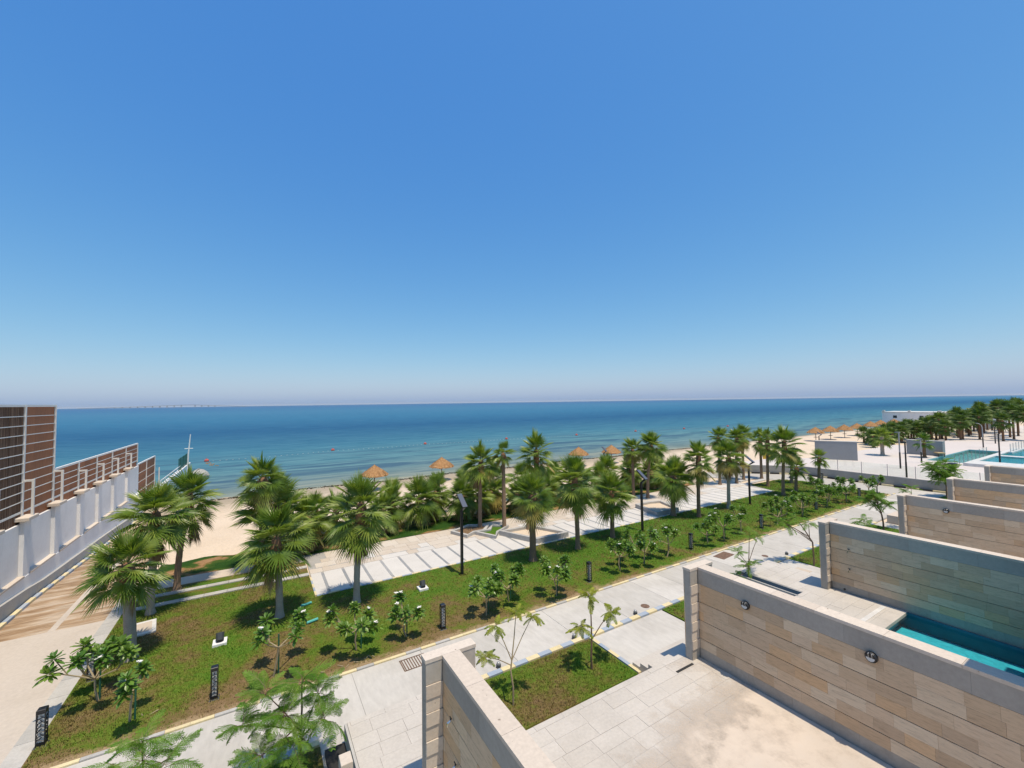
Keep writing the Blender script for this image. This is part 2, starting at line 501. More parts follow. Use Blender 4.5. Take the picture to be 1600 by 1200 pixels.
nm = t.new('ShaderNodeVectorMath', operation='NORMALIZE'); t.link(ad.outputs[0], nm.inputs[0])
t.link(nm.outputs[0], t.p.inputs['Normal'])
t.p.inputs['IOR'].default_value = 1.33
M['sea'] = t.fin(.3, 0.0)

UNIT = {}
def unit(mat):
    """one shared cube mesh per material, 1 m, origin at its centre"""
    if mat not in UNIT:
        UNIT[mat] = MB().box(-.5, .5, -.5, .5, -.5, .5).mesh('block', M[mat])
    return UNIT[mat]
def block(name, mat, parent, x0, x1, y0, y1, z0, z1):
    return inst(name, unit(mat), parent, ((x0 + x1) / 2, (y0 + y1) / 2, (z0 + z1) / 2), (0, 0, 0), (x1 - x0, y1 - y0, z1 - z0))
def structure(name, loc=(0, 0, 0)):
    return tag(empty(name, loc), kind='structure')

# ------------------------------------------------------------------ terrain, sea
def ramp_z(y):
    return -max(0.0, min(y - 25.5, 16.0)) * .05
def ground_z(x, y):
    z = -.06
    beach = -max(0.0, y - 30) * .043 if y < 80 else -2.15
    right = -max(0.0, y - 41) * .1
    w = min(1, max(0, (x - 50) / 22))
    b = beach * (1 - w) + max(right, -2.15) * w
    if x < -3.2:
        k = min(1, max(0, (-3.2 - x) / 1.6))
        b = b * (1 - k) + min(ramp_z(y) - .02, b) * k
    return z + b + (random.uniform(-.025, .025) if y > 31 else 0)
xs = [-400, -150, -60, -30, -15] + [-10 + i * .8 for i in range(90)] + [63 + i * 3 for i in range(45)] + [200, 240, 300, 380, 500, 800, 1500, 4000]
ys = [-200, -60, -20, 0, 8, 14, 20, 24] + [25 + i * .75 for i in range(46)] + [60, 66, 75, 80]
vs = [(x, y, ground_z(x, y)) for y in ys for x in xs]
W = len(xs)
fs = [(j * W + i, j * W + i + 1, (j + 1) * W + i + 1, (j + 1) * W + i) for j in range(len(ys) - 1) for i in range(W - 1)]
o = MB().add(vs, fs).build('beach', M['sand'], smooth=True)
tag(o, kind='structure')
m = MB()
sea_y = [46, 60, 80, 120, 200, 400, 1000, 3000, 10000, 30000, 60000]
sea_x = [-60000, -12000, -4000, -800, -150, 0, 60, 150, 400, 1200, 5000, 12000, 60000]
vs = [(x, y, -.90) for y in sea_y for x in sea_x]
W = len(sea_x)
fs = [(j * W + i, j * W + i + 1, (j + 1) * W + i + 1, (j + 1) * W + i) for j in range(len(sea_y) - 1) for i in range(W - 1)]
tag(m.add(vs, fs).build('sea', M['sea']), kind='structure')

# ------------------------------------------------------------------ road and ramp on the left
road = structure('road')
MB().box(-14, -4.9, -6, 21.8, -.2, 0).build('road_surface', M['road'], road)
def ramp_sheet(name, x0, x1, mat, lift, par, y0=21.8, y1=43):
    m = MB(); n = 24
    pts = []
    for i in range(n + 1):
        y = y0 + (y1 - y0) * i / n
        z = ramp_z(y) + lift
        pts += [(x0, y, z), (x1, y, z), (x0, y, z - .25), (x1, y, z - .25)]
    fs = []
    for i in range(n):
        a = i * 4; b = a + 4
        fs += [(a, a + 1, b + 1, b), (a + 1, a + 3, b + 3, b + 1), (a + 2, a, b, b + 2)]
    fs += [(2, 3, 1, 0)]
    return m.add(pts, fs).build(name, M[mat], par)
ramp_sheet('ramp_lane', -8.0, -6.42, 'ramp', 0, road)
ramp_sheet('ramp_lane', -6.22, -4.9, 'ramp', 0, road)
ramp_sheet('median_strip', -6.42, -6.22, 'road', .004, road)
for k in range(14):
    block('edge_slab', 'gkerb', road, -4.9, -4.46, 12.2 + k * .92, 12.2 + k * .92 + .91, -.15, .012)
k1 = structure('kerb')
for k in range(46):
    y = 15 + k * .6
    z = ramp_z(y + .3)
    block('kerb_stone', 'ykerb' if k % 2 else 'bkerb', k1, -8.1, -7.95, y, y + .595, z - .2, z + .11)

# ------------------------------------------------------------------ main path
path = structure('path')
x = -4.46
random.seed(5)
while x < 48.4:
    w = random.choice((1.6, 2.1, 2.4))
    block('slab', 'path', path, x, min(x + w - .012, 48.4), 11.27, 13.5, -.15, 0)
    x += w
MB().box(-14, 48.4, 11.2, 13.58, -.3, -.012).build('path_bed', M['concrete'], path)
kb = structure('kerb')
for k in range(99):
    x0 = -4.4 + k * .5
    if x0 > 44.6: break
    block('kerb_stone', ('ykerb' if k % 5 in (0, 1, 3) else 'gkerb'), kb, x0, x0 + .494, 13.51, 13.62, -.15, .035)
kv = structure('kerb')
for k in range(115):
    x0 = -5 + k * .45
    if 1.25 < x0 + .2 < 4.9 or 17.5 < x0 + .2 < 20.4 or 33.8 < x0 + .2 < 36.5: continue
    block('kerb_stone', 'ykerb' if k % 2 else 'bkerb', kv, x0, x0 + .444, 11.07, 11.25, -.15, .06)
for xx in (9.58, 25.9):
    for k in range(5):
        block('kerb_stone', 'bkerb' if k % 2 else 'ykerb', kv, xx, xx + .12, 8.9 + k * .43, 8.9 + k * .43 + .424, -.15, .05)

# ------------------------------------------------------------------ lawn
lawn_poly = [(-4.46, 13.62), (44.4, 13.62), (44.5, 18.3), (45.0, 20.4), (43.9, 22.0), (39.3, 22.2), (38.2, 19.5), (2.08, 19.5), (2.08, 22.0), (-3.6, 22.0), (-4.46, 22.0)]
lawn = MB().prism(lawn_poly, -.15, .02).build('lawn', M['lawn'])
tag(lawn, kind='structure')
lawn2 = MB()
for (x0, x1, y0, y1) in ((-4.8, 1.3, 2, 11.05), (4.9, 9.56, 8.93, 11.05), (13.25, 16.6, 9, 11.05), (22.68, 25.88, 9, 11.05), (29.6, 33.0, 9, 11.05), (38.4, 42.0, 9, 11.05), (45.6, 48.2, 9, 11.05)):
    lawn2.box(x0, x1, y0, y1, -.15, .02)
tag(lawn2.build('garden_lawn', M['lawn']), kind='structure')
# beach-side lawn strip behind the promenade
strip = MB()
nx, ny = 90, 5
vs = []
for j in range(ny + 1):
    for i in range(nx + 1):
        x = -4.2 + i * .44
        far = 28.6 + .7 * math.sin(x * .8) + .4 * math.sin(x * 2.1)
        y = 25.1 + (far - 25.1) * j / ny
        vs.append((x, y, max(ground_z(x, y), -.5 if x < -3 else -.2) + .085 - (.12 if j == ny else 0)))
fs = [(j * (nx + 1) + i, j * (nx + 1) + i + 1, (j + 1) * (nx + 1) + i + 1, (j + 1) * (nx + 1) + i) for j in range(ny) for i in range(nx)]
t = NT('patchy strip lawn')
n1 = t.noise(t.pos((.8, 1, 1)), .75, 4, .55)
n3 = t.noise(t.pos(), 30, 3)
c = t.ramp(n1, [(.42, (.025, .070, .010)), (.52, (.06, .10, .016)), (.58, (.30, .17, .075)), (.75, (.45, .30, .17))])
t.col(t.mix(1.0, c, t.ramp(n3, [(.3, .65), (.7, 1.2)]), 'MULTIPLY')); t.bump(n3, .8, .03)
M['strip'] = t.fin(.95, .1)
tag(strip.add(vs, fs).build('strip_lawn', M['strip'], smooth=True), kind='structure')

# grass blades: uncountable, one stuff object
random.seed(21)
gv = []; gf = []
def inside(x, y, poly):
    c = False; n = len(poly); j = n - 1
    for i in range(n):
        xi, yi = poly[i]; xj, yj = poly[j]
        if (yi > y) != (yj > y) and x < (xj - xi) * (y - yi) / (yj - yi) + xi: c = not c
        j = i
    return c
def tuft(x, y, z, h, n=4):
    for _ in range(n):
        a = random.uniform(0, 6.283); ca, sa = math.cos(a), math.sin(a)
        bx, by = x + random.uniform(-.03, .03), y + random.uniform(-.03, .03)
        w = .006 + h * .06; le = h * random.uniform(.2, .8); hh = h * random.uniform(.6, 1.2)
        b = len(gv)
        gv.append((bx - sa * w, by + ca * w, z)); gv.append((bx + sa * w, by - ca * w, z))
        gv.append((bx + ca * le, by + sa * le, z + hh))
        gf.append((b, b + 1, b + 2))
cnt = 0
while cnt < 60000:
    x = -4.4 + 49 * random.random() ** 1.7
    y = random.uniform(13.66, 22)
    if not inside(x, y, lawn_poly): continue
    cnt += 1
    if y < 14.2 and random.random() < .72: continue
    tuft(x, y, .018, random.uniform(.03, .055) * (1 + max(0, x) * .02))
for (x0, x1, y0, y1, n) in ((-2, 1.3, 8, 11.0, 3500), (5.0, 9.5, 8.95, 11.0, 6000), (13.3, 15, 9.8, 11.0, 800), (22.7, 25.8, 9, 11, 1500), (29.6, 33, 9, 11, 900)):
    for _ in range(n):
        tuft(random.uniform(x0, x1), random.uniform(y0, y1), .018, random.uniform(.03, .06))
tag(MB().add(gv, gf).build('grass', M['grass']), 'short green and straw grass blades growing on the lawns', 'grass', kind='stuff')

# ------------------------------------------------------------------ promenade
prom = structure('promenade')
MB().prism([(2.15, 19.6), (38.3, 19.6), (39.2, 22.3), (40.2, 25.0), (2.15, 25.2)], -.2, -.012).build('promenade_bed', M['concrete'], prom)
x = 2.66; k = 0
block('slab', 'promenade', prom, 2.16, 2.60, 19.62, 22.24, -.15, 0)
while x < 37.4:
    block('inlay_strip', 'inlay', prom, x - .055, x + .055, 19.95, 22.05, -.15, .001)
    block('slab', 'promenade', prom, x + .06, x + .913 - .06, 19.62, 22.24, -.15, 0)
    x += .913; k += 1
block('end_slab', 'promenade', prom, x - .05, 38.3, 19.62, 22.24, -.15, 0)
for j, (y0, y1, w) in enumerate(((22.27, 22.86, .95), (22.88, 23.55, .95), (23.57, 24.05, .7), (24.07, 25.15, .62))):
    x = 2.16 + j * .31
    while x < 39.4:
        ww = w * random.choice((.6, 1, 1, 1.4))
        block('paver', random.choice(('paver', 'paver', 'promenade')) if j < 2 else 'paver', prom, x, min(x + ww - .012, 39.6), y0, y1, -.15, 0)
        x += ww
for j in range(3):
    x = 2.4 + j * .6
    while x < 38:
        if random.random() < .75:
            block('inlay_strip', 'inlay', prom, x, x + random.uniform(.3, .45), 22.84 + j * .0, 22.90, -.15, .003)
        x += 1.8
kw = structure('kerb')
for k in range(81):
    x0 = 2.15 + k * .45
    if x0 > 38: break
    block('kerb_stone', 'ykerb' if k % 2 else 'bkerb', kw, x0, x0 + .444, 19.5, 19.61, -.15, .045)
for k in range(5):
    block('kerb_stone', 'bkerb' if k % 2 else 'ykerb', kw, 2.08, 2.15, 19.62 + k * .42, 19.62 + k * .42 + .414, -.15, .045)
# stepping kerbs and sandy footpath to the left
st = structure('footpath')
for k in range(8):
    x0 = -4.3 + k * .8
    block('slab', 'gkerb', st, x0, x0 + .79, 22.02, 22.32, -.2, .06)
    block('slab', 'gkerb', st, x0, x0 + .79, 23.12, 23.42, -.2, .05)
MB().box(-4.9, 2.14, 24.1, 25.1, -.25, .03).build('sandy_path', M['screed'], st)
sg = MB().box(-4.4, 2.08, 22.33, 23.11, -.2, .015).box(-4.4, 2.08, 23.43, 24.09, -.2, .012)
tag(sg.build('step_lawn', M['lawn']), kind='structure')
# right-hand end: little strips and the side street
rs = structure('side_street')
MB().prism([(44.5, -5), (48.5, -5), (48.5, 22.3), (42.5, 28.5), (38.5, 28.5), (40.6, 25.2), (45.1, 20.5), (44.6, 18.3), (44.5, 13.6)], -.2, -.004).build('road_surface', M['path'], rs)
m = MB()
m.prism([(39.5, 22.5), (44.2, 22.7), (43.9, 23.2), (39.8, 22.9)], -.1, .03)
m.prism([(39.9, 23.5), (43.2, 23.7), (42.9, 24.2), (40.2, 24.0)], -.1, .03)
m.build('crossing_slab', M['gkerb'], rs)
ks = structure('kerb')
def kerb_line(par, p, q, n, z=0.0):
    d = (Vector(q) - Vector(p)); L = d.length / n; a = math.atan2(d.y, d.x)
    for k in range(n):
        c = Vector(p) + d * ((k + .5) / n)
        inst('kerb_stone', unit('ykerb' if k % 2 else 'black'), par, (c.x, c.y, z), (0, 0, a), (L - .01, .16, .28))
kerb_line(ks, (48.35, 7), (48.35, 22.2), 18)
kerb_line(ks, (48.35, 22.3), (42.8, 28.0), 9)

# planters on the promenade
def planter(name, label, outer, h, inner_w=.22, fill='sand', tufts=False):
    e = empty(name, (outer[0][0], outer[0][1], 0), 0, label, 'planter', 'planters on the promenade')
    cx = sum(p[0] for p in outer) / len(outer); cy = sum(p[1] for p in outer) / len(outer)
    ox, oy = outer[0]
    n = len(outer)
    def ins(p):
        d = Vector((cx - p[0], cy - p[1])); return (p[0] + d.normalized().x * inner_w * 1.35, p[1] + d.normalized().y * inner_w * 1.35)
    inn = [ins(p) for p in outer]
    for i in range(n):
        a, b = outer[i], outer[(i + 1) % n]; c, d = inn[(i + 1) % n], inn[i]
        MB().prism([(a[0] - ox, a[1] - oy), (b[0] - ox, b[1] - oy), (c[0] - ox, c[1] - oy), (d[0] - ox, d[1] - oy)], -.05, h).build('kerb_side', M['gkerb'], e)
    MB().prism([(p[0] - ox, p[1] - oy) for p in inn], -.05, h * .45).build('bed', M[fill], e)
    return e
planter('planter', 'large parallelogram planter with sandy bed, right of two slender palms', [(12.45, 22.3), (13.5, 19.8), (15.75, 19.8), (14.75, 22.3)], .28)
planter('planter', 'low grassy planter around the foot of the thin palm with yellow fronds', [(11.3, 23.2), (11.95, 21.8), (12.42, 22.4), (13.7, 23.3), (12.9, 24.0), (12.2, 23.3)], .18, .16, 'lawn')
planter('planter', 'low zigzag planter at the foot of the leftmost slender promenade palm', [(10.1, 24.2), (10.6, 22.9), (11.2, 23.25), (12.1, 23.3), (12.7, 24.1), (11.6, 24.9)], .18, .16, 'soil')
planter('planter', 'parallelogram planter with sandy bed beside the second solar lamp', [(24.1, 22.3), (23.5, 19.8), (25.8, 19.8), (26.6, 22.0), (25.6, 22.4)], .28)

# ------------------------------------------------------------------ stone garden walls, terraces
TZ = .5; TOP = 3.08
def garden_wall(x0, ylow, label, seed, yhi=7.93, detail=True, ysplit=None):
    """T ended wall along y; x0 = left edge of the T cap"""
    random.seed(seed)
    e = empty('garden_wall', (x0, yhi, 0), 0, label, 'wall', 'stone clad walls between the villa gardens')
    X = lambda v: v
    xa, xb = .34, .68                 # stem
    y0 = ylow - yhi
    core = MB().box(xa + .03, xb - .03, y0, -.004, 0, TOP - .07)
    core.box(.03, 1.02, .03, .21, 0, TOP - .07)
    core.build('core', M['stonegrey'], e)
    # coping stones
    y = -.005
    while y > y0:
        L = random.uniform(.9, 1.3)
        block('coping_stone', 'coping', e, xa - .012, xb + .012, max(y - L + .006, y0), y, TOP - .07, TOP)
        y -= L
    block('coping_stone', 'coping', e, -.012, 1.062, 0, .252, TOP - .07, TOP)
    # faces: left face courses
    rows = [(TOP - .48, TOP - .07, 'stonegrey', 1.6)]
    z = TOP - .48
    while z - .26 > TZ + .25:
        rows.append((z - .26, z, 'stone', .60)); z -= .26
    rows.append((TZ - .02, z, 'skirt', 1.3))
    rows.append((0.0, TZ - .02, 'stonegrey', 2.2))
    for ri, (za, zb, mt, w) in enumerate(rows):
        gap = .016 if (ri % 2 == 0 and mt == 'stone') else (.0015 if mt == 'stone' else .006)
        y = -.004 - (0 if mt != 'stone' else random.random() * .5)
        if mt == 'stone':
            block('stone_panel', mt, e, xa + random.uniform(-.003, .003), xa + .03, y + .002, -.004, za + gap, zb)
        while y > y0 + .05:
            L = w * random.uniform(.7, 1.35)
            p = random.uniform(-.0025, .0025)
            block('stone_panel', mt, e, xa + p, xa + .03, max(y - L + .0018, y0), y, za + gap, zb)
            y -= L
    # right face: coursed sheets
    for ri, (za, zb, mt, w) in enumerate(rows):
        block('stone_course', mt, e, xb - .03, xb, y0, -.004, za + .006, zb)
    # T end: blocks, one per course
    for ri, (za, zb, mt, w) in enumerate(rows):
        pr_ = (-.012 if ri % 2 else .006) + random.uniform(-.003, .003)
        qm = 'coping' if mt == 'stone' else mt
        block('quoin_stone', qm, e, 0, xa - .008, pr_, .03, za + .012, zb)
        block('quoin_stone', qm, e, xb + .008, 1.05, pr_, .03, za + .012, zb)
        block('quoin_stone', mt, e, 0, 1.05, .21, .24, za + .008, zb)
    block('end_slab', 'stonegrey', e, -.004, .03, .031, .209, .02, TOP - .074)
    block('end_slab', 'stonegrey', e, 1.02, 1.054, .031, .209, .02, TOP - .074)
    return e
WALLS = [(2.78, -1.5, 'nearest stone wall, cut by the bottom edge, with two chrome taps'),
         (10.74, 1.55, 'long stone wall with two round lamps beside the dusty terrace'),
         (19.1, 1.0, 'stone wall rising behind the turquoise garden pool'),
         (27.38, 1.0, 'fourth stone wall, one round lamp, behind the pool wall'),
         (35.15, 2.0, 'stone wall behind the bushy sapling, next to last on the right'),
         (43.42, 3.0, 'smallest farthest stone wall, below the public pools')]
for i, (x0, yl, lb) in enumerate(WALLS):
    garden_wall(x0, yl, lb, 40 + i, 7.92)

def terrace(x0, x1, y0, y1, tiles=True, ty0=None, seed=1, hole=None, mat='screed', tw=.8, th=.42, lx0=None, lx1=None):
    random.seed(seed)
    e = structure('terrace')
    m = MB()
    def add(a, b, c, d, z1):
        if b - a > .01 and d - c > .01: m.box(a, b, c, d, 0, z1)
    if hole:
        hx0, hx1, hy0, hy1 = hole
        add(x0, hx0, y0, y1, TZ - .012); add(hx1, x1, y0, y1, TZ - .012)
        add(hx0, hx1, hy1, y1, TZ - .012); add(hx0, hx1, y0, hy0, TZ - .012)
    else:
        add(x0, x1, y0, y1, TZ - .012)
    m.build('base', M[mat], e)
    if tiles:
        y = y1 + .02; r = 0
        ax, bx = lx0 if lx0 is not None else x0, lx1 if lx1 is not None else x1
        while y > (ty0 if ty0 is not None else y0):
            h = .16 if r == 0 else th
            x = ax - (random.random() * tw * .7)
            while x < bx:
                w = tw * random.choice((.75, 1, 1, 1.2))
                xa, xb = max(x, ax), min(x + w - .005, bx)
                if xb - xa > .05: block('tile', 'terrace', e, xa, xb, y - h + .005, y, TZ - .1, TZ + random.uniform(-.002, .002))
                x += w
            y -= h; r += 1
    return e
terrace(1.85, 3.9, 8.17, 10.78, seed=2)
terrace(1.85, 3.11, -2, 8.17, seed=3, ty0=2)
terrace(3.47, 11.07, -2, 8.33, seed=4, ty0=1.5)
terrace(11.43, 19.43, -2, 8.33, seed=5, ty0=5.95, hole=(11.9, 19.42, -1.9, 5.9))
terrace(18.1, 20.3, 8.34, 10.78, seed=6)
terrace(19.8, 27.7, -2, 8.33, seed=7, ty0=5)
terrace(28.1, 35.45, -2, 8.33, seed=8, tiles=False)
terrace(34.3, 36.6, 8.34, 10.78, seed=8, tiles=False)
terrace(35.85, 43.7, -2, 8.33, seed=9, tiles=False)
# dusty finish on the near terrace where the tiles are buried
t = NT('settled dust')
n1 = t.noise(t.pos(), .55, 6, .62)
n2 = t.noise(t.pos(), 2.2, 6, .7)
gx = t.new('ShaderNodeNewGeometry'); sp = t.new('ShaderNodeSeparateXYZ'); t.link(gx.outputs['Position'], sp.inputs[0])
mr = t.new('ShaderNodeMapRange'); mr.inputs[1].default_value = 7.4; mr.inputs[2].default_value = 4.4
mr.inputs[3].default_value = -.45; mr.inputs[4].default_value = .55
t.link(sp.outputs[1], mr.inputs[0])
dx = t.new('ShaderNodeMapRange'); dx.inputs[1].default_value = 5.5; dx.inputs[2].default_value = 9.5
dx.inputs[3].default_value = -.12; dx.inputs[4].default_value = .25
t.link(sp.outputs[0], dx.inputs[0])
ms_ = t.math('ADD', t.math('ADD', mr.outputs[0], dx.outputs[0]), t.math('ADD', n1, t.math('MULTIPLY', n2, .35)))
mask = t.ramp(ms_, [(.42, 0.0), (.95, .97)])
c = t.ramp(n1, [(.35, (.55, .465, .385)), (.52, (.59, .505, .42)), (.68, (.50, .44, .38))])
c = t.mix(1.0, c, t.ramp(n2, [(.3, .80), (.5, 1.0), (.7, 1.08)]), 'MULTIPLY')
t.col(c); t.fin(.95, .1)
tr = t.new('ShaderNodeBsdfTransparent'); mx = t.new('ShaderNodeMixShader')
t.link(mask, mx.inputs[0]); t.link(tr.outputs[0], mx.inputs[1]); t.link(t.p.outputs[0], mx.inputs[2]); t.link(mx.outputs[0], t.out.inputs[0])
M['dust'] = t.mat
tag(MB().add([(3.48, -1.5, TZ + .006), (11.06, -1.5, TZ + .006), (11.06, 8.2, TZ + .006), (3.48, 8.2, TZ + .006)], [(0, 1, 2, 3)]).build('dust', M['dust']), kind='structure')
# aprons at ground level
ap = structure('garden_path')
for (x0, x1, y0, y1) in ((9.72, 13.2, 8.35, 11.06), (16.6, 17.55, 8.35, 11.06), (20.35, 22.66, 8.35, 11.06), (26.05, 29.6, 8.35, 11.06), (33, 34.2, 8.35, 11.06), (36.7, 38.3, 8.35, 11.06), (42.1, 45.5, 8.35, 11.06), (17.55, 20.35, 10.8, 11.26), (1.3, 4.9, 10.8, 11.26)):
    block('slab', 'path', ap, x0, x1, y0, y1, -.15, 0)
block('cover_slab', 'paver', ap, 20.75, 21.9, 9.7, 10.3, -.1, .012)
# steps down from the terraces
for xs0 in (9.7, 25.9):
    stp = tag(empty('garden_steps', (xs0, 8.35, 0)), 'pale stone steps going down from the near dusty terrace' if xs0 < 20 else 'stone steps partly hidden behind the fourth wall', 'steps', 'garden steps')
    for k, (z1, ya, yb) in enumerate(((.375, 0, .3), (.25, .3, .6), (.125, .6, .9))):
        block('step', 'terrace', stp, 0, 3.4, ya + .002, yb, 0, z1)
# narrow planting slots beside the terrace wings
for xs0, lb, y0 in ((1.30, 'dark narrow planting trough beside the near terrace corner', 8.3), (17.55, 'dark narrow planting trough behind the long two-lamp wall', 8.3)):
    e = empty('planting_trough', (xs0, y0, 0), 0, lb, 'planter', 'narrow planting troughs')
    MB().box(0, .06, 0, 2.5, 0, .52 if xs0 > 5 else .04).build('side_panel', M['gkerb'], e)
    MB().box(.49, .545, 0, 2.5, 0, .488).build('side_panel', M['gkerb'], e)
    MB().box(.06, .49, 2.44, 2.5, 0, .52 if xs0 > 5 else .04).build('end_panel', M['gkerb'], e)
    MB().box(.06, .49, 0, 2.44, 0, .12).build('bed', M['dark'], e)
gp = empty('gate_post', (1.42, 9.2, 0), 0, 'pale square stone post with round lamp near the bottom edge', 'post')
MB().bevbox(0, .22, -.3, 0, 0, 1.05, .01).build('post', M['coping'], gp)
MB().tube([(-.10, -.15, .8), (0, -.15, .8)], [.07, .07], 10).build('lamp', M['chrome'], gp)

# garden pool between the long wall and the pool wall
pool = empty('garden_pool', (12, 5.9, 0), 0, 'narrow turquoise pool along the foot of the stone wall', 'pool')
m = MB()
a_, b_, c_, d_ = -.095, 7.414, -.004, -7.79
m.add([(a_, c_, TZ - .014), (b_, c_, TZ - .014), (b_, c_, -.03), (a_, c_, -.03), (a_, d_, TZ - .014), (b_, d_, TZ - .014), (b_, d_, -.03), (a_, d_, -.03)],
      [(0, 1, 2, 3), (7, 6, 5, 4), (3, 2, 6, 7), (4, 0, 3, 7), (1, 5, 6, 2)])
m.build('basin', M['mosaic'], pool)
MB().box(7.385, 7.412, -7.7, -.006, -.028, TZ - .016).build('shade_band', M['mosaicshaded'], pool)  # shade along this pool wall, put in as a darker panel
MB().add([(-.1, -7.8, .40), (7.41, -7.8, .40), (7.41, -.002, .40), (-.1, -.002, .40)], [(0, 1, 2, 3)]).build('water', M['poolwater'], pool)
block('overflow_grate', 'trim', pool, .2, 7.2, .28, .42, TZ - .05, TZ + .012)

# villa whose shade falls on the far end of the long wall
vb = empty('villa', (11.08, 1.4, 0), 0, 'pale villa just outside the picture shading the end of the long wall', 'house')
MB().box(0, 8.2, -8, -.05, .5, 6.4).build('wall', M['coping'], vb)
MB().box(-.15, 8.3, -8.1, .1, 6.41, 6.6).build('roof', M['white'], vb)
for wx in (1.2, 3.6, 6.0):
    for wz in (1.0, 3.9):
        w_ = MB().box(wx, wx + 1.3, -.08, -.03, wz, wz + 1.9).build('window', M['window'], vb)
        MB().box(wx - .06, wx, -.1, -.01, wz - .06, wz + 1.96).build('frame_side', M['whitemetal'], w_)
        MB().box(wx + 1.3, wx + 1.36, -.1, -.01, wz - .06, wz + 1.96).build('frame_side', M['whitemetal'], w_)

# round bulkhead lamps, taps and fittings on the walls (hang from the walls: things of their own)
def wall_lamp(x, y, z, label):
    e = empty('wall_lamp', (x, y, z), 0, label, 'lamp', 'round bulkhead lamps on the stone walls')
    MB().tube([(0, 0, 0), (-.05, 0, 0), (-.08, 0, 0)], [.11, .11, .088], 20).build('housing', M['black'], e)
    MB().add([(-.083, .077 * math.cos(w), .077 * math.sin(w)) for w in [math.pi + math.pi * k / 10 for k in range(11)]], [tuple(range(11))]).build('lens', M['lens'], e)
    for sy in (-.03, .03):
        MB().tube([(-.078, sy, .0), (-.10, sy, .075), (-.07, sy, .09)], .009, 5).build('guard', M['greymetal'], e)
wall_lamp(11.075, 6.51, 2.55, 'round black lamp on the long wall, nearer its stepped end')
wall_lamp(11.075, 3.85, 2.55, 'round black lamp on the long wall, farther from its stepped end')
wall_lamp(27.715, 6.5, 2.6, 'round black lamp on the fourth stone wall')
def tap(x, y, z, label):
    e = empty('tap', (x, y, z), 0, label, 'tap', 'chrome taps on the stone walls')
    MB().tube([(0, 0, 0), (-.07, 0, 0), (-.12, 0, -.02), (-.13, 0, -.08)], [.018, .018, .018, .015], 8).build('spout', M['chrome'], e)
    MB().tube([(-.06, 0, .015), (-.06, 0, .05)], .012, 6).tube([(-.06, -.04, .055), (-.06, .04, .055)], .01, 6).build('handle', M['black'], e)
tap(3.118, 7.39, 2.19, 'upper chrome tap on the nearest stone wall')
tap(3.118, 7.20, 1.52, 'lower chrome tap on the nearest stone wall, at the bottom edge')
tap(19.438, 7.3, 2.14, 'small chrome shower head high on the pool wall')
tap(19.438, 7.3, 1.4, 'small chrome shower valve halfway up the pool wall')
tag(MB().tube([(19.44, 7.5, .6), (19.41, 7.5, .6)], .035, 10).build('spout', M['black']), 'small black round outlet low on the pool wall', 'outlet')

# ------------------------------------------------------------------ white boundary wall on the left, with screen fence
bw = empty('boundary_wall', (-8.3, 20, 0), 0, 'long white rendered wall with pilasters along the ramp', 'wall')
CAPS = [17.3, 20.2, 23.05, 25.89, 28.98, 32.3, 35.35, 38.5, 41.9]
WT = 3.22
MB().box(-.5, -.14, -8, 25.6, -1.2, WT).build('core', M['white'], bw)
MB().box(-.14, 0.02, -8, 25.6, -1.2, 1.02).build('plinth', M['white'], bw)
for i, cy in enumerate(CAPS):
    y = cy - 20
    MB().box(-.14, .0, y - .30, y + .30, 1.02, WT + .14).build('pilaster', M['white'], bw)
    MB().bevbox(-.62, .18, y - .46, y + .46, WT + .14, WT + .28, .02).build('cap', M['coping'], bw)
    if i + 1 < len(CAPS):
        ny_ = CAPS[i + 1] - 20
        MB().box(-.14, .06, y + .31, ny_ - .31, 1.02, 1.10).build('sill', M['coping'], bw)
# low concrete upstand along the foot of the wall
def upstand():
    m = MB(); pts = []; n = 20
    for i in range(n + 1):
        y = 12 + (42.3 - 12) * i / n
        z = ramp_z(y)
        zt = z + (.75 - .28 * min(1, max(0, (y - 22) / 5)) + .12 * min(1, max(0, (y - 28) / 8)))
        pts += [(-8.15, y, z - .2), (-8.15, y, zt), (-8.36, y, zt), (-8.36, y, z - .2)]
    fs = []
    for i in range(n):
        a = i * 4; b = a + 4
        fs += [(a, b, b + 1, a + 1), (a + 1, b + 1, b + 2, a + 2)]
    fs += [(0, 1, 2, 3)]
    return m.add(pts, fs)
tag(upstand().build('retaining_kerb', M['gkerb']), 'low grey concrete upstand between white wall and ramp', 'wall')
fence = empty('screen_fence', (-8.55, 20, WT + .28), 0, 'white steel fence with brown screen panels on the white wall', 'fence')
zb = .02
def bay(y0, y1, top, n, kind, first=False):
    """posts at y0 (and last one at y1), boards behind, rails in front"""
    h = top - (WT + .28)
    block('post', 'whitemetal', fence, -.06, .06, y0 - .06, y0 + .06, 0, h)
    block('top_rail', 'whitemetal', fence, -.05, .05, y0 + .062, y1 - .062, h - .1, h - .005)
    block('bottom_rail', 'whitemetal', fence, -.04, .04, y0 + .062, y1 - .062, .12, .2)
    for k in range(1, n):
        z = .2 + (h - .3) * k / n
        block('rail', 'whitemetal', fence, .02, .045, y0 + .062, y1 - .062, z - .016, z + .016)
    if kind == 'reed':
        nb = int((y1 - y0) / .09)
        for k in range(nb):
            ya = y0 + .065 + (y1 - y0 - .13) * k / nb
            block('slat', 'reed', fence, -.035 + random.uniform(-.012, .008), .004 + random.uniform(-.01, .006), ya, ya + .078, -.34, h - .1)
    else:
        nb = max(2, int((y1 - y0) / .9))
        for k in range(nb):
            ya = y0 + .064 + (y1 - y0 - .128) * k / nb
            block('board', 'board', fence, -.03, .0, ya, ya + (y1 - y0 - .128) / nb - .004, -.34, h - .1)
ys_ = [c - 20 + .1 for c in CAPS]
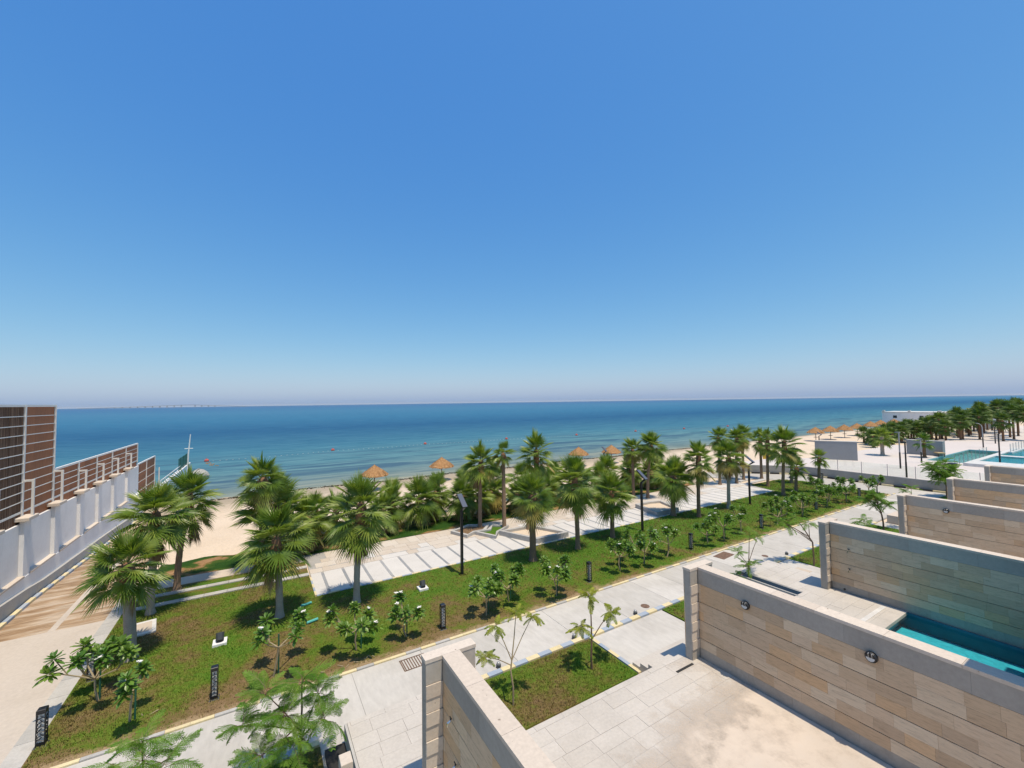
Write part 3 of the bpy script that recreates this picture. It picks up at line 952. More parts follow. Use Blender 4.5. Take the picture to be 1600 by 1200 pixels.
for i in range(len(CAPS) - 1):
    if CAPS[i] < 28.5 and i < 4:
        bay(ys_[i], ys_[i + 1], 8.19, 11, 'reed' if i < 3 else 'board')
    else:
        bay(ys_[i], ys_[i + 1], 5.08, 4, 'board')
block('post', 'whitemetal', fence, -.06, .06, ys_[4] - .061, ys_[4] + .061, 0, 8.19 - WT - .28)
y_end = 45.5 - 20
bay(ys_[-1], y_end, 5.08, 4, 'board')
block('post', 'whitemetal', fence, -.06, .06, y_end - .06, y_end + .06, 0, 5.08 - WT - .28)
for i, y in enumerate(ys_):                                   # little stays standing on the caps
    zt = 1.5 if i < 5 else 1.08
    block('stay', 'whitemetal', fence, .30, .38, y - .04, y + .04, 0, zt)
    block('stay_arm', 'whitemetal', fence, .062, .298, y - .04, y + .04, zt - .08, zt)
# lower continuation towards the beach
lw = empty('low_screen_fence', (-8.55, 45.6, 0), 0, 'lower brown screen fence stepping down at the end of the white wall', 'fence')
MB().box(-.1, .2, 0, 7, -1.2, .4).build('wall', M['white'], lw)
for k, y in enumerate((.1, 3.3, 6.8)):
    block('post', 'whitemetal', lw, -.06, .06, y - .06, y + .06, .4, 3.35)
block('top_rail', 'whitemetal', lw, -.05, .05, .162, 6.738, 3.25, 3.345)
for k in range(3): block('rail', 'whitemetal', lw, .02, .045, .162, 6.738, 1.0 + k * .75, 1.03 + k * .75)
for k in range(7): block('board', 'board', lw, -.03, 0, .17 + k * .94, .17 + k * .94 + .93, .45, 3.25)
block('stay', 'whitemetal', lw, .3, .38, 6.9, 6.98, .2, 2.2)
# low wall, mesh fence and mast by the water
mw = empty('mesh_fence', (-8.3, 54, 0), 0, 'green mesh fence on a low wall running into the sea', 'fence')
MB().box(-.2, .15, 0, 20, -1.5, .2).build('wall', M['white'], mw)
for k in range(9): block('post', 'green' if k > 4 else 'whitemetal', mw, -.03, .03, k * 2.4, k * 2.4 + .06, .2, 1.7 if k > 4 else .62)
block('rail', 'whitemetal', mw, -.03, .03, 0, 11.9, .625, .72)
for k in range(50, 92): block('wire', 'green', mw, -.008, .008, .1 + k * .21, .1 + k * .21 + .035, .2, 1.68)
for k in range(7): block('wire', 'green', mw, -.007, .007, 10.6, 19.3, .4 + k * .2, .425 + k * .2)
ms = empty('mast', (-8.12, 70.7, -1), 0, 'white mast with small crossbar standing by the sea fence', 'mast')
MB().tube([(0, 0, 0), (.05, 0, 2.5), (.25, 0, 5.3)], [.11, .09, .05], 8).build('pole', M['whitemetal'], ms)
MB().tube([(-.35, 0, 3.4), (.55, 0, 3.4)], .05, 6).build('crossbar', M['whitemetal'], ms)
random.seed(8)
def boulder(loc, r, label, grp=None):
    m = MB(); n = 10; rings = 6; vs = []
    for j in range(rings + 1):
        ph = math.pi * j / rings
        for k in range(n):
            w = 2 * math.pi * k / n; rr = r * random.uniform(.8, 1.12)
            vs.append((rr * math.sin(ph) * math.cos(w) * 1.3, rr * math.sin(ph) * math.sin(w), rr * .9 * math.cos(ph)))
    fs = [(j * n + k, (j + 1) * n + k, (j + 1) * n + (k + 1) % n, j * n + (k + 1) % n) for j in range(rings) for k in range(n)]
    o = m.add(vs, fs).build('boulder', M['rock'], loc=loc)
    return tag(o, label, 'rock', grp)
boulder((-6.3, 64.5, -.5), .9, 'big pale boulder at the foot of the white mast')
boulder((-7.0, 61.5, -.7), .6, 'smaller pale boulder half hidden behind palm fronds')

# ------------------------------------------------------------------ fan palms
def frond_mesh(seed, elev, dead=False, nseg=24, pet=.55, blade=.72, mats=None, spread=2.2, droopk=1.0):
    rnd = random.Random(seed)
    m = MB()
    e = R(elev)
    down = Vector((-math.sin(e), 0, -math.cos(e)))     # world down in the frond's own frame
    # petiole: starts along +X, sags
    P = []
    for i in range(5):
        s = i / 4
        P.append(Vector((pet * s, 0, 0)) + down * (.10 * pet * s * s * (2.2 if dead else 1)))
    m.tube(P, [.022, .018, .015, .012, .009], 4, 1, True)
    t = (P[4] - P[3]).normalized()
    hub = P[4]
    side = Vector((0, 1, 0))
    nrm = t.cross(side) * -1
    if nrm.z < 0: nrm = -nrm
    # costa bends the blade downwards
    for i in range(nseg):
        a = -spread + 2 * spread * (i + .5) / nseg + rnd.uniform(-.03, .03)
        L = blade * (1 - .28 * (abs(a) / spread) ** 2) * rnd.uniform(.9, 1.06)
        d = t * math.cos(a) + side * math.sin(a)
        if dead: d = (d * .55 + down * .8).normalized()
        da = 2 * spread / nseg
        wj = L * .5 * math.tan(da / 2) * (1.0 if not dead else .6)
        tw = side * math.cos(a) - t * math.sin(a)
        lift = nrm * (.16 * abs(math.sin(a)) - .02)
        dk = droopk * rnd.uniform(.7, 1.3)
        rows = []
        for s, w in ((.04, .08), (.28, .62), (.46, .92), (.74, .50), (1.0, .02)):
            c = hub + d * (L * s) + lift * (L * s) + down * (dk * L * (.10 * s * s + (.34 if not dead else .1) * max(0, s - .45) ** 1.6))
            ridge = nrm * (wj * w * .75)
            rows.append((c - tw * wj * w - ridge * .3, c + ridge, c + tw * wj * w - ridge * .3))
        b = len(m.v)
        for r_ in rows: m.v += [tuple(p) for p in r_]
        for k in range(len(rows) - 1):
            o = b + k * 3
            m.f += [(o, o + 1, o + 4, o + 3), (o + 1, o + 2, o + 5, o + 4)]
            m.m += [0, 0]
    return m
ELEV = [78, 56, 34, 12, -12, -38, -62]
FR = {}
FRM = {}
for ei, el in enumerate(ELEV):
    for v in range(2):
        k = frond_mesh(ei * 10 + v, el, droopk=(.2, .35, .55, .8, 1.0, 1.0, .9)[ei], spread=(1.75, 2.0, 2.2, 2.3, 2.3, 2.2, 2.0)[ei])
        FRM[(ei, v)] = k
        FR[(ei, v)] = k.mesh('frond', [M['palm'], M['petiole']])
        if ei >= 3: FR[('old', ei, v)] = k.mesh('old_frond', [M['palmold'], M['petiole']])
DEADF = [frond_mesh(300 + v, -58, True, 18).mesh('dead_frond', [M['palmdead'], M['palmdead']]) for v in range(3)]
# light versions for the far palms
FRL = {ei: frond_mesh(500 + ei, el, nseg=13, droopk=.8) for ei, el in enumerate(ELEV)}

def trunk_mesh(h, r0, r1, seed, mat, lean=(0, 0)):
    rnd = random.Random(seed)
    m = MB(); n = 10; rings = max(6, int(h / .16)); vs = []
    for j in range(rings + 1):
        s = j / rings; z = h * s - .12 * (1 - s)
        fl = 1 + .65 * max(0, 1 - s * h / .55) ** 2
        r = (r0 + (r1 - r0) * s) * fl * (1 + (.035 if j % 2 else -.02)) 
        for k in range(n):
            w = 2 * math.pi * k / n
            rr = r * (1 + rnd.uniform(-.035, .035))
            vs.append((lean[0] * s * s + rr * math.cos(w), lean[1] * s * s + rr * math.sin(w), z))
    fs = [(j * n + k, j * n + (k + 1) % n, (j + 1) * n + (k + 1) % n, (j + 1) * n + k) for j in range(rings) for k in range(n)]
    fs.append(tuple(rings * n + k for k in range(n)))
    return m.add(vs, fs).mesh('trunk', M[mat], True)

def palm(x, y, top, bot, w, lean, label, group, seed, bark='bark', n=46, dead=3, old=4, z=0.0, tr=.13, skirt=.25, cat='palm tree', name='fan_palm'):
    rnd = random.Random(seed)
    e = empty(name, (x, y, z), 0, label, cat, group)
    r = w / 2 * 1.04
    sc_ = r / 1.18
    d = Vector((x, y)).normalized(); lv = Vector((d.y, -d.x)) * lean
    heart = max(.5, top - r * .98)
    att = max(.15, min(heart - .35, (heart - bot) - r * .75))
    h = heart - att * .5
    inst('trunk', trunk_mesh(h, tr, tr * .82, seed, bark, (lv.x, lv.y)), e)
    # fibrous boots under the crown
    mb = MB()
    zb0 = max(.1, heart - att - skirt); 
    mb.lathe([(tr * .86, zb0), (tr * 1.35, zb0 + .08), (tr * 1.55, zb0 + (heart - zb0) * .5), (tr * 1.1, heart - .02), (tr * .3, heart + .1)], 12, c=(lv.x, lv.y, 0))
    mb.build('leaf_bases', M['fibre'], e)
    n = int(n * .74)
    for k in range(n):
        u = (k + .5) / n
        el = 86 - 142 * u ** .95 + rnd.uniform(-13, 13)
        ei = min(range(len(ELEV)), key=lambda i: abs(ELEV[i] - el))
        az = k * 2.39996 + rnd.uniform(-.4, .4)
        s = sc_ * rnd.uniform(.82, 1.16)
        zz = heart + .06 - att * u ** 1.2
        v = rnd.randrange(2)
        if u > .72 and rnd.random() < old / 12 and ei >= 3: me = FR[('old', ei, v)]; nm = 'old_frond'
        else: me = FR[(ei, v)]; nm = 'frond'
        inst(nm, me, e, (lv.x, lv.y, zz), (rnd.uniform(-.5, .5), -R(el), az), (s, s * rnd.uniform(.8, 1.0), s))
    for k in range(dead):
        s = sc_ * rnd.uniform(.75, 1.0)
        inst('dead_frond', rnd.choice(DEADF), e, (lv.x, lv.y, heart - att - .05), (0, R(58 + rnd.uniform(-8, 14)), rnd.uniform(0, 6.28)), (s, s, s))
    return e

PG = 'fan palms along the lawn and promenade'
PALMS = [
 (-3.44, 18.05, 4.12, 1.75, 2.25, -.13, 'palm at the lawn corner in front, nearest the ramp', 'bark', 50, 1, 1),
 (-3.52, 21.44, 5.20, 2.35, 2.60, .10, 'grey-trunked palm just behind the front corner palm by the ramp', 'bark', 50, 3, 4),
 (-3.00, 23.60, 5.36, 2.20, 2.40, .35, 'brown-trunked palm behind the two corner palms, leaning towards the sand', 'barkbrown', 46, 6, 5),
 (0.74, 18.41, 4.35, 1.50, 2.70, -.14, 'full palm with trunk rising behind a four-branched frangipani', 'bark', 54, 2, 3),
 (3.44, 18.04, 5.22, 2.00, 2.55, .14, 'palm at the left end of the striped promenade', 'bark', 56, 4, 3),
 (11.9, 17.86, 4.42, 1.94, 2.35, 0, 'thick-trunked palm in front of the sandy planter', 'barkbrown', 46, 0, 4),
 (14.85, 17.89, 5.17, 1.99, 2.60, -.1, 'palm with leaning trunk right of the sandy planter', 'barkbrown', 54, 3, 3),
 (17.77, 18.25, 3.95, 1.10, 2.60, 0, 'short dense round palm just left of the second solar lamp', 'barkbrown', 56, 1, 2),
 (24.54, 19.3, 4.15, 1.15, 2.85, .05, 'wide dense palm at the front of the right planter', 'barkbrown', 58, 0, 3),
 (25.7, 18.14, 5.38, 2.2, 2.35, .1, 'tall palm with yellow lower fronds right of the wide dense palm', 'barkbrown', 48, 2, 8),
 (29.42, 18.28, 5.07, 2.4, 2.55, .1, 'palm with bright yellow skirt just left of the third solar lamp', 'bark', 44, 4, 12),
 (37.11, 23.85, 5.57, 3.2, 2.3, 0, 'slender palm at the far right end of the promenade', 'barkbrown', 42, 3, 5),
 (38.92, 23.32, 5.46, 3.0, 2.4, .15, 'palm second from the promenade end, on the grass strip', 'barkbrown', 42, 3, 6),
 (41.0, 23.84, 5.54, 3.1, 2.1, 0, 'palm behind the crossing slabs by the side street', 'barkbrown', 40, 2, 3),
 (43.05, 23.21, 5.1, 2.4, 1.95, 0, 'palm next to the white rack at the bend of the side street', 'barkbrown', 40, 1, 2),
 (39.75, 20.89, 5.35, 2.6, 1.9, .1, 'leaning palm on the far grass behind the promenade corner', 'barkbrown', 40, 1, 2),
 (37.09, 18.29, 5.79, 2.4, 2.7, .2, 'tallest palm of the right group, at the corner of the striped promenade', 'barkbrown', 52, 2, 3),
 (43.0, 20.43, 3.5, 1.8, 1.8, .1, 'low palm half hidden behind the right palm group', 'barkbrown', 36, 0, 2),
 (39.47, 18.43, 2.95, 1.6, 1.85, .1, 'short palm right of the tallest palm of the right group', 'barkbrown', 36, 0, 2),
 (44.02, 18.59, 3.38, 1.85, 1.8, .1, 'lone sparse palm by the side street, in front of the grey screen wall', 'barkbrown', 26, 0, 1),
 (12.15, 24.27, 5.57, 2.7, 2.6, .1, 'slender palm in the zigzag planter with a shaggy brown collar', 'barkbrown', 50, 4, 2),
 (13.37, 23.29, 5.57, 3.9, 1.7, 0, 'thin palm with yellow fronds in the low grassy planter', 'barkbrown', 26, 1, 9),
 (16.26, 24.15, 6.05, 2.8, 2.65, .2, 'tallest palm on the seaward side of the promenade centre', 'barkbrown', 50, 4, 3),
 (26.4, 24.58, 5.02, 2.9, 2.1, 0, 'left one of two slim palms behind the second solar lamp', 'barkbrown', 40, 2, 6),
 (27.3, 23.9, 5.57, 3.0, 2.6, .4, 'right one of two slim palms behind the second solar lamp', 'barkbrown', 50, 2, 3),
]
for i, p in enumerate(PALMS):
    palm(*p[:6], p[6], PG, 700 + i, p[7], p[8], p[9], p[10], tr=.17 if i in (0, 5, 8) else .13)
for k, (dx, dy, hh) in enumerate(((14.35, 22.0, 1.15),)):
    tag(inst('palm_stump', trunk_mesh(hh, .11, .10, 4, 'barkbrown'), None, (dx, dy, .1)), 'bare brown palm trunk rising from the sandy planter', 'trunk')
SG = 'low bushy fan palms between promenade and beach'
SHR = [
 (0.2, 23.75, 5.75, 3.3, 2.4, 0, 'tallest bushy palm left of the promenade, with a pointed top', 40, 8),
 (0.75, 24.6, 4.7, .5, 3.4, 0, 'broad shaggy palm clump below the pointed palm top', 64, 12),
 (2.3, 25.6, 3.2, .4, 2.5, 0, 'brown-edged bushy palm between the shaggy clump and the left end palm', 40, 14),
 (3.9, 26.6, 3.1, .4, 2.5, 0, 'bushy palm behind the left end palm of the promenade', 40, 8),
 (5.7, 27.9, 2.9, .3, 2.4, 0, 'bushy palm in front of the leftmost thatched parasol', 36, 6),
 (9.02, 26.87, 3.25, .45, 2.9, 0, 'round bushy palm with clear brown stem left of the first solar lamp', 52, 2),
 (7.9, 29.4, 3.0, .3, 2.2, 0, 'smaller bushy palm behind the round one, towards the water', 34, 6),
 (11.98, 26.67, 3.05, .4, 2.7, 0, 'bushy palm directly behind the head of the first solar lamp', 46, 3),
 (11.2, 29.2, 3.2, .4, 2.2, 0, 'bushy palm in front of the second thatched parasol', 34, 5),
 (14.6, 27.4, 2.9, .3, 2.7, 0, 'bushy palm behind the thin yellow-fronded palm', 42, 8),
 (17.4, 27.2, 2.6, .3, 2.6, 0, 'bushy palm behind the thick-trunked palm', 40, 10),
 (20.2, 27.6, 2.8, .3, 2.6, 0, 'bushy palm below the third thatched parasol', 40, 6),
 (23.0, 27.4, 3.0, .3, 2.6, 0, 'bushy palm behind the short dense round palm', 40, 5),
 (26.06, 27.4, 3.3, .3, 2.6, 0, 'bushy palm below the fourth thatched parasol', 42, 4),
 (29.0, 27.2, 3.2, .3, 2.6, 0, 'bushy palm behind the pair of slim palms', 40, 4),
 (31.8, 27.0, 3.0, .3, 2.6, 0, 'bushy palm behind the wide dense palm', 40, 6),
 (34.4, 26.8, 2.6, .3, 2.4, 0, 'last bushy palm at the right end of the hedge row', 38, 6),
 (24.6, 29.6, 2.8, .2, 2.3, 0, 'bushy palm at the back of the row, beside the black beach lamp', 32, 4),
]
BELT = [(1.6, 27.6, 2.9, 2.4, 'shaggy low palm behind the left clump, towards the sand'), (3.0, 28.6, 2.6, 2.2, 'low palm at the sand edge, left part of the belt'),
        (6.6, 26.4, 2.5, 2.3, 'low palm between the left end palm and the round bushy one'), (7.4, 27.6, 2.7, 2.2, 'low palm half hidden left of the round bushy one'),
        (10.4, 27.6, 2.9, 2.3, 'low palm right of the round bushy one'), (13.2, 26.4, 2.6, 2.2, 'low palm behind the slender zigzag-planter palm'),
        (13.4, 29.2, 2.9, 2.3, 'low palm at the sand edge right of the first solar lamp'), (15.8, 28.8, 2.9, 2.4, 'low palm in the back row left of the tallest seaward palm'),
        (16.2, 26.2, 2.2, 2.1, 'low palm at the foot of the tallest seaward palm'), (18.8, 26.4, 2.4, 2.3, 'low palm behind the leaning palm, front of the belt'),
        (18.6, 29.4, 2.9, 2.4, 'low palm in the back row behind the leaning palm'), (21.4, 26.3, 2.6, 2.3, 'low palm left of the short dense round palm, in the belt'),
        (21.8, 29.2, 2.9, 2.4, 'low palm in the back row below the third parasol, to the right'), (24.4, 26.4, 2.7, 2.3, 'low palm right behind the second solar lamp'),
        (27.6, 28.9, 2.9, 2.4, 'low palm in the back row behind the two slim palms'), (30.4, 28.8, 2.9, 2.4, 'low palm in the back row behind the wide dense palm'),
        (30.5, 26.2, 2.5, 2.2, 'low palm left of the tall yellow-fronded palm, in the belt'), (33.2, 28.2, 2.8, 2.4, 'low palm at the right end of the back row'),
        (33.3, 25.9, 2.4, 2.1, 'low palm right of the tall yellow-fronded palm, in the belt')]
for k, (x, y, tp, w, lb) in enumerate(BELT):
    SHR.append((x, y, tp + .3, .2, w + .15, 0, lb, 38, 7))
for i, p in enumerate(SHR):
    palm(*p[:6], p[6], SG, 900 + i, 'barkbrown', p[7], p[8], 5, z=min(0, ground_z(p[0], p[1])) if p[1] > 30 else -.05, skirt=.1, name='bushy_palm', tr=.16)

def far_palm(x, y, top, w, label, group, seed, z=0.0, n=24, tr=.13, name='fan_palm', bark='fibre', leafm='palmshaded'):
    """far off: the crown is one mesh"""
    rnd = random.Random(seed)
    e = empty(name, (x, y, z), 0, label, 'palm tree', group)
    r = w / 2; s0 = r / 1.15; heart = max(.3, top - r)
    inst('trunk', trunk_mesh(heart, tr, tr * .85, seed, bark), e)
    m = MB()
    for k in range(n):
        u = (k + .5) / n
        el = 82 - 130 * u + rnd.uniform(-9, 9)
        ei = min(range(len(ELEV)), key=lambda i: abs(ELEV[i] - el))
        src = FRL[ei]; s = s0 * rnd.uniform(.85, 1.12)
        T = Matrix.Translation((0, 0, heart - .35 * u)) @ Matrix.Rotation(k * 2.4 + rnd.uniform(-.2, .2), 4, 'Z') @ Matrix.Rotation(-R(el), 4, 'Y') @ Matrix.Scale(s, 4)
        b = len(m.v)
        m.v += [tuple(T @ Vector(p)) for p in src.v]
        m.f += [tuple(i + b for i in f) for f in src.f]
        m.m += src.m
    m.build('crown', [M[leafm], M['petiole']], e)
    return e
DG = 'palms on the pool deck'
far_palm(66.2, 20.9, 3.75, 2.7, 'bushy palm standing alone on the pool deck between the two grey screen walls', DG, 1, .75, 24, .2, bark='bark', leafm='palm')
far_palm(67.5, 17.4, 3.1, 2.1, 'small palm leaning beside the lounger, before the far grey screen wall', DG, 2, .75, 20, .16, leafm='palm')
FG = 'palms in the far grove on the right'
rnd = random.Random(77)
GROVE = [(84, 27.6, 3.1, 2.6), (87.5, 28.6, 3.0, 2.5), (90, 27.0, 3.2, 2.7), (93, 28.6, 3.2, 2.7), (96, 27.6, 3.4, 2.8), (99, 28.6, 3.4, 2.8), (102, 27.2, 3.7, 2.8), (105, 28.4, 3.8, 2.9),
         (97, 22.3, 4.2, 3.0), (99, 21.0, 5.0, 3.0), (103, 21.6, 5.6, 3.3), (102, 24.2, 5.3, 3.2), (106, 20.2, 5.7, 3.2), (108, 23.2, 6.0, 3.3), (113, 21.2, 6.2, 3.3),
         (119, 22.5, 6.9, 3.6), (124, 21.0, 7.2, 3.7), (104.5, 17.3, 5.2, 3.1), (110, 17.0, 6.7, 3.5), (115, 18.2, 7.2, 3.6), (120, 18.0, 7.4, 3.7), (128, 21.4, 7.4, 3.7), (131, 19.6, 7.6, 3.8), (108, 15.4, 6.4, 3.4)]
GL = ['small bushy palm at the left end of the far grove, behind the last parasols', 'second small bushy palm of the far grove, left of the black lamp posts',
      'third low palm of the far grove, above the left end of the far grey wall', 'low palm behind the left end of the far grey screen wall', 'low palm behind the middle of the far grey screen wall',
      'low palm behind the right end of the far grey screen wall', 'low palm under the far white building', 'low palm at the foot of the far white building, more to the right',
      'short palm right beside the far grey screen wall', 'palm right of the far grey screen wall, in the front row of the grove', 'palm in the front row left of the curved grey lamp', 'second-row palm left of the curved grey lamp',
      'palm directly behind the curved grey lamp', 'palm behind the curved grey lamp, towards the sea', 'taller palm right of the curved grey lamp', 'tall palm left of the gap with the pale steps', 'tall palm over the pale steps',
      'yellow-skirted palm in front of the tall right palms', 'palm at the right picture edge, front row', 'tall palm at the right picture edge, second row', 'tall dark palm near the right picture edge', 'tall palm in the back row near the right picture edge',
      'farthest tall palm at the right end of the grove', 'front palm at the right picture edge beside the glass railing']
rnd = random.Random(99)
THICK = []
for k in range(34):
    x = 88 + k * 1.75 + rnd.uniform(-.8, .8)
    THICK.append((x, 30.2 + rnd.uniform(-1.6, 1.6) - (x - 88) * .06, 3.0 + (x - 88) * .045 + rnd.uniform(-.3, .4), 2.7 + rnd.uniform(-.2, .5)))
for k in range(16):
    x = 104 + k * 2.6 + rnd.uniform(-1, 1)
    THICK.append((x, 25.2 + rnd.uniform(-1.5, 1.5) - (x - 104) * .05, 4.6 + (x - 104) * .05 + rnd.uniform(-.6, .6), 3.2 + rnd.uniform(-.2, .5)))
def nth(k):
    a = ['first', 'second', 'third', 'fourth', 'fifth', 'sixth', 'seventh', 'eighth', 'ninth', 'tenth', 'eleventh', 'twelfth', 'thirteenth', 'fourteenth', 'fifteenth', 'sixteenth', 'seventeenth', 'eighteenth', 'nineteenth']
    t_ = {20: 'twenty', 30: 'thirty'}
    if k < 19: return a[k]
    k += 1
    return ('twentieth' if k == 20 else 'thirtieth' if k == 30 else t_[k // 10 * 10] + '-' + a[k % 10 - 1])
THL = [nth(k) + ' palm from the left in the low seaward row of the far green belt' for k in range(34)] + [nth(k) + ' palm from the left in the taller row of the far green belt' for k in range(16)]
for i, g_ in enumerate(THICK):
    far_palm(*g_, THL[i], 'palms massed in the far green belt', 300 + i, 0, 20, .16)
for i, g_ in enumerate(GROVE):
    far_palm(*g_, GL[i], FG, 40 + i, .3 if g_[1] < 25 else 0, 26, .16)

# ------------------------------------------------------------------ frangipani shrubs
def rosette(seed, n=26, L=.24):
    rnd = random.Random(seed); m = MB()
    for k in range(n):
        u = (k + .5) / n
        az = k * 2.4 + rnd.uniform(-.2, .2); el = R(70 - 105 * u + rnd.uniform(-8, 8))
        l = L * rnd.uniform(.8, 1.15)
        d = Vector((math.cos(az) * math.cos(el), math.sin(az) * math.cos(el), math.sin(el)))
        s = Vector((-math.sin(az), math.cos(az), 0)); nr = d.cross(s) * -1
        b = len(m.v)
        for q, w in ((.12, .02), (.45, .15), (.75, .18), (1.0, .02)):
            c = d * (l * q) + Vector((0, 0, -.16 * l * q * q)) + Vector((0, 0, -.03 * u))
            for sg, up in ((-1, 0), (0, -.05), (1, 0)):
                m.v.append(tuple(c + s * (w * l * sg) - nr * (up * l)))
        for j in range(3):
            o = b + j * 3
            m.f += [(o, o + 1, o + 4, o + 3), (o + 1, o + 2, o + 5, o + 4)]; m.m += [0, 0]
    return m.mesh('leaf_rosette', M['frleaf'], True)
ROS = [rosette(i) for i in range(5)]
def blossom(seed):
    rnd = random.Random(seed); m = MB()
    for k in range(9):
        c = Vector((rnd.uniform(-.06, .06), rnd.uniform(-.06, .06), rnd.uniform(0, .06)))
        for j in range(5):
            a = j * 1.2566 + rnd.random(); d = Vector((math.cos(a), math.sin(a), .35)); s = Vector((-math.sin(a), math.cos(a), 0))
            m.add([c, c + d * .03 + s * .016, c + d * .05, c + d * .03 - s * .016], [(0, 1, 2, 3)])
    return m.mesh('flower_cluster', M['petal'])
BLO = [blossom(i) for i in range(3)]
def frangipani(x, y, h, spread, nb, label, seed, flowers=2, stake=True):
    rnd = random.Random(seed)
    e = empty('frangipani', (x, y, 0), 0, label, 'shrub', 'frangipani shrubs on the lawn')
    m = MB(); tips = []
    fk = Vector((rnd.uniform(-.1, .1), rnd.uniform(-.06, .06), h * rnd.uniform(.34, .48)))
    m.tube([(rnd.uniform(-.08, .08), 0, -.03), fk * .5 + Vector((rnd.uniform(-.05, .05), 0, 0)), fk], [.032, .027, .024], 6)
    for k in range(nb):
        a = 2 * math.pi * (k + rnd.uniform(-.25, .25)) / nb + seed
        rr = spread / 2 * rnd.uniform(.55, 1.0)
        end = Vector((math.cos(a) * rr, math.sin(a) * rr, h * rnd.uniform(.62, .98)))
        mid = fk.lerp(end, .5) + Vector((math.cos(a) * rr * .15, math.sin(a) * rr * .15, -.06 * h))
        m.tube([fk, mid, end], [.02, .017, .013], 5)
        tips.append(end)
        for _ in range(rnd.choice((1, 2, 2))):
            a2 = a + rnd.uniform(-.9, .9)
            e2 = mid + Vector((math.cos(a2) * rr * .45, math.sin(a2) * rr * .45, h * rnd.uniform(.1, .34)))
            m.tube([mid, mid.lerp(e2, .6) + Vector((0, 0, .02)), e2], [.015, .013, .011], 5)
            tips.append(e2)
    m.build('stem', M['twig'], e)
    for k, p in enumerate(tips):
        s = rnd.uniform(.85, 1.2)
        inst('leaf_rosette', rnd.choice(ROS), e, p, (rnd.uniform(-.3, .3), rnd.uniform(-.3, .3), rnd.uniform(0, 6)), (s, s, s))
    for k in rnd.sample(range(len(tips)), min(flowers, len(tips))):
        inst('flower_cluster', rnd.choice(BLO), e, tips[k] + Vector((rnd.uniform(-.08, .08), rnd.uniform(-.08, .04), .13)), (0, 0, rnd.random() * 6), (.85, .85, .85))
    if stake:
        sx = rnd.uniform(.06, .16)
        MB().tube([(sx, .03, -.02), (sx, .03, h * .68)], .022, 6).build('stake', M['green'], e)
    return e
FRANG = [
 (-3.72, 15.97, 1.65, 1.7, 5, 'leafy frangipani at the left lawn corner beside the ramp road', 2),
 (-2.71, 14.50, 1.6, 1.5, 2, 'two-headed frangipani with green stake near the bottom left lawn corner', 2),
 (0.48, 14.55, 1.75, 1.9, 4, 'wide four-branched frangipani with yellowish bare stems and white blooms', 4),
 (2.79, 14.60, 1.45, 1.5, 4, 'frangipani with two leaf masses right of the four-branched one', 3),
 (4.35, 14.48, 1.35, 1.1, 3, 'small frangipani just left of the bollard above the nearest wall', 4),
 (7.39, 14.30, 1.45, 1.2, 4, 'dense frangipani right of the bollard above the nearest wall', 1),
 (8.65, 14.75, 1.45, 1.3, 4, 'frangipani in the middle of three below the thick-trunked palm', 2),
 (10.54, 14.11, 1.4, 1.4, 4, 'rightmost of three frangipanis below the thick-trunked palm', 2),
 (14.53, 14.52, 1.45, 1.4, 4, 'frangipani right of the third bollard with dark round shadow', 1),
 (16.13, 14.48, 1.6, 1.6, 4, 'frangipani with a forked stem and two white blooms, under the second solar lamp', 3),
 (17.85, 14.46, 1.6, 1.3, 3, 'tall frangipani just left of the fourth bollard', 4),
 (21.31, 14.58, 1.4, 1.4, 3, 'frangipani right of the fourth bollard', 2),
 (22.69, 14.43, 1.6, 1.4, 3, 'frangipani with white blooms below the tall yellow-skirted palm', 3),
 (24.80, 14.70, 1.5, 1.3, 2, 'frangipani just left of the fifth bollard', 2),
 (28.04, 14.25, 1.5, 1.4, 3, 'frangipani right of the fifth bollard, white bloom on top', 3),
 (30.0, 15.0, 1.4, 1.4, 4, 'frangipani beyond the fifth bollard, nearer the palms', 2),
 (31.6, 14.4, 1.4, 1.5, 4, 'bushy frangipani just left of the sixth bollard', 2),
 (33.0, 15.0, 1.4, 1.5, 4, 'frangipani behind the sixth bollard', 2),
 (35.6, 14.6, 1.4, 1.4, 4, 'frangipani right of the sixth bollard', 1),
 (37.38, 15.15, 1.5, 1.4, 4, 'frangipani in the far group, in front of the short right palm', 1),
 (38.51, 14.5, 1.4, 1.4, 4, 'frangipani just left of the seventh bollard', 1),
 (41.3, 15.6, 1.4, 1.3, 4, 'frangipani near the far lawn end, towards the side street', 1),
 (42.60, 14.45, 1.5, 1.3, 3, 'next to last frangipani before the side street', 1),
 (43.9, 14.34, 1.5, 1.2, 3, 'last frangipani at the lawn end, with dark stem', 1),
 (40.2, 17.2, 1.5, 1.2, 4, 'frangipani near the lone sparse palm at the lawn end', 0),
]
for i, f_ in enumerate(FRANG):
    frangipani(*f_[:4], f_[4] + (2 if i == 0 else 0 if i in (1, 2) else 1), f_[5], 60 + i, f_[6])

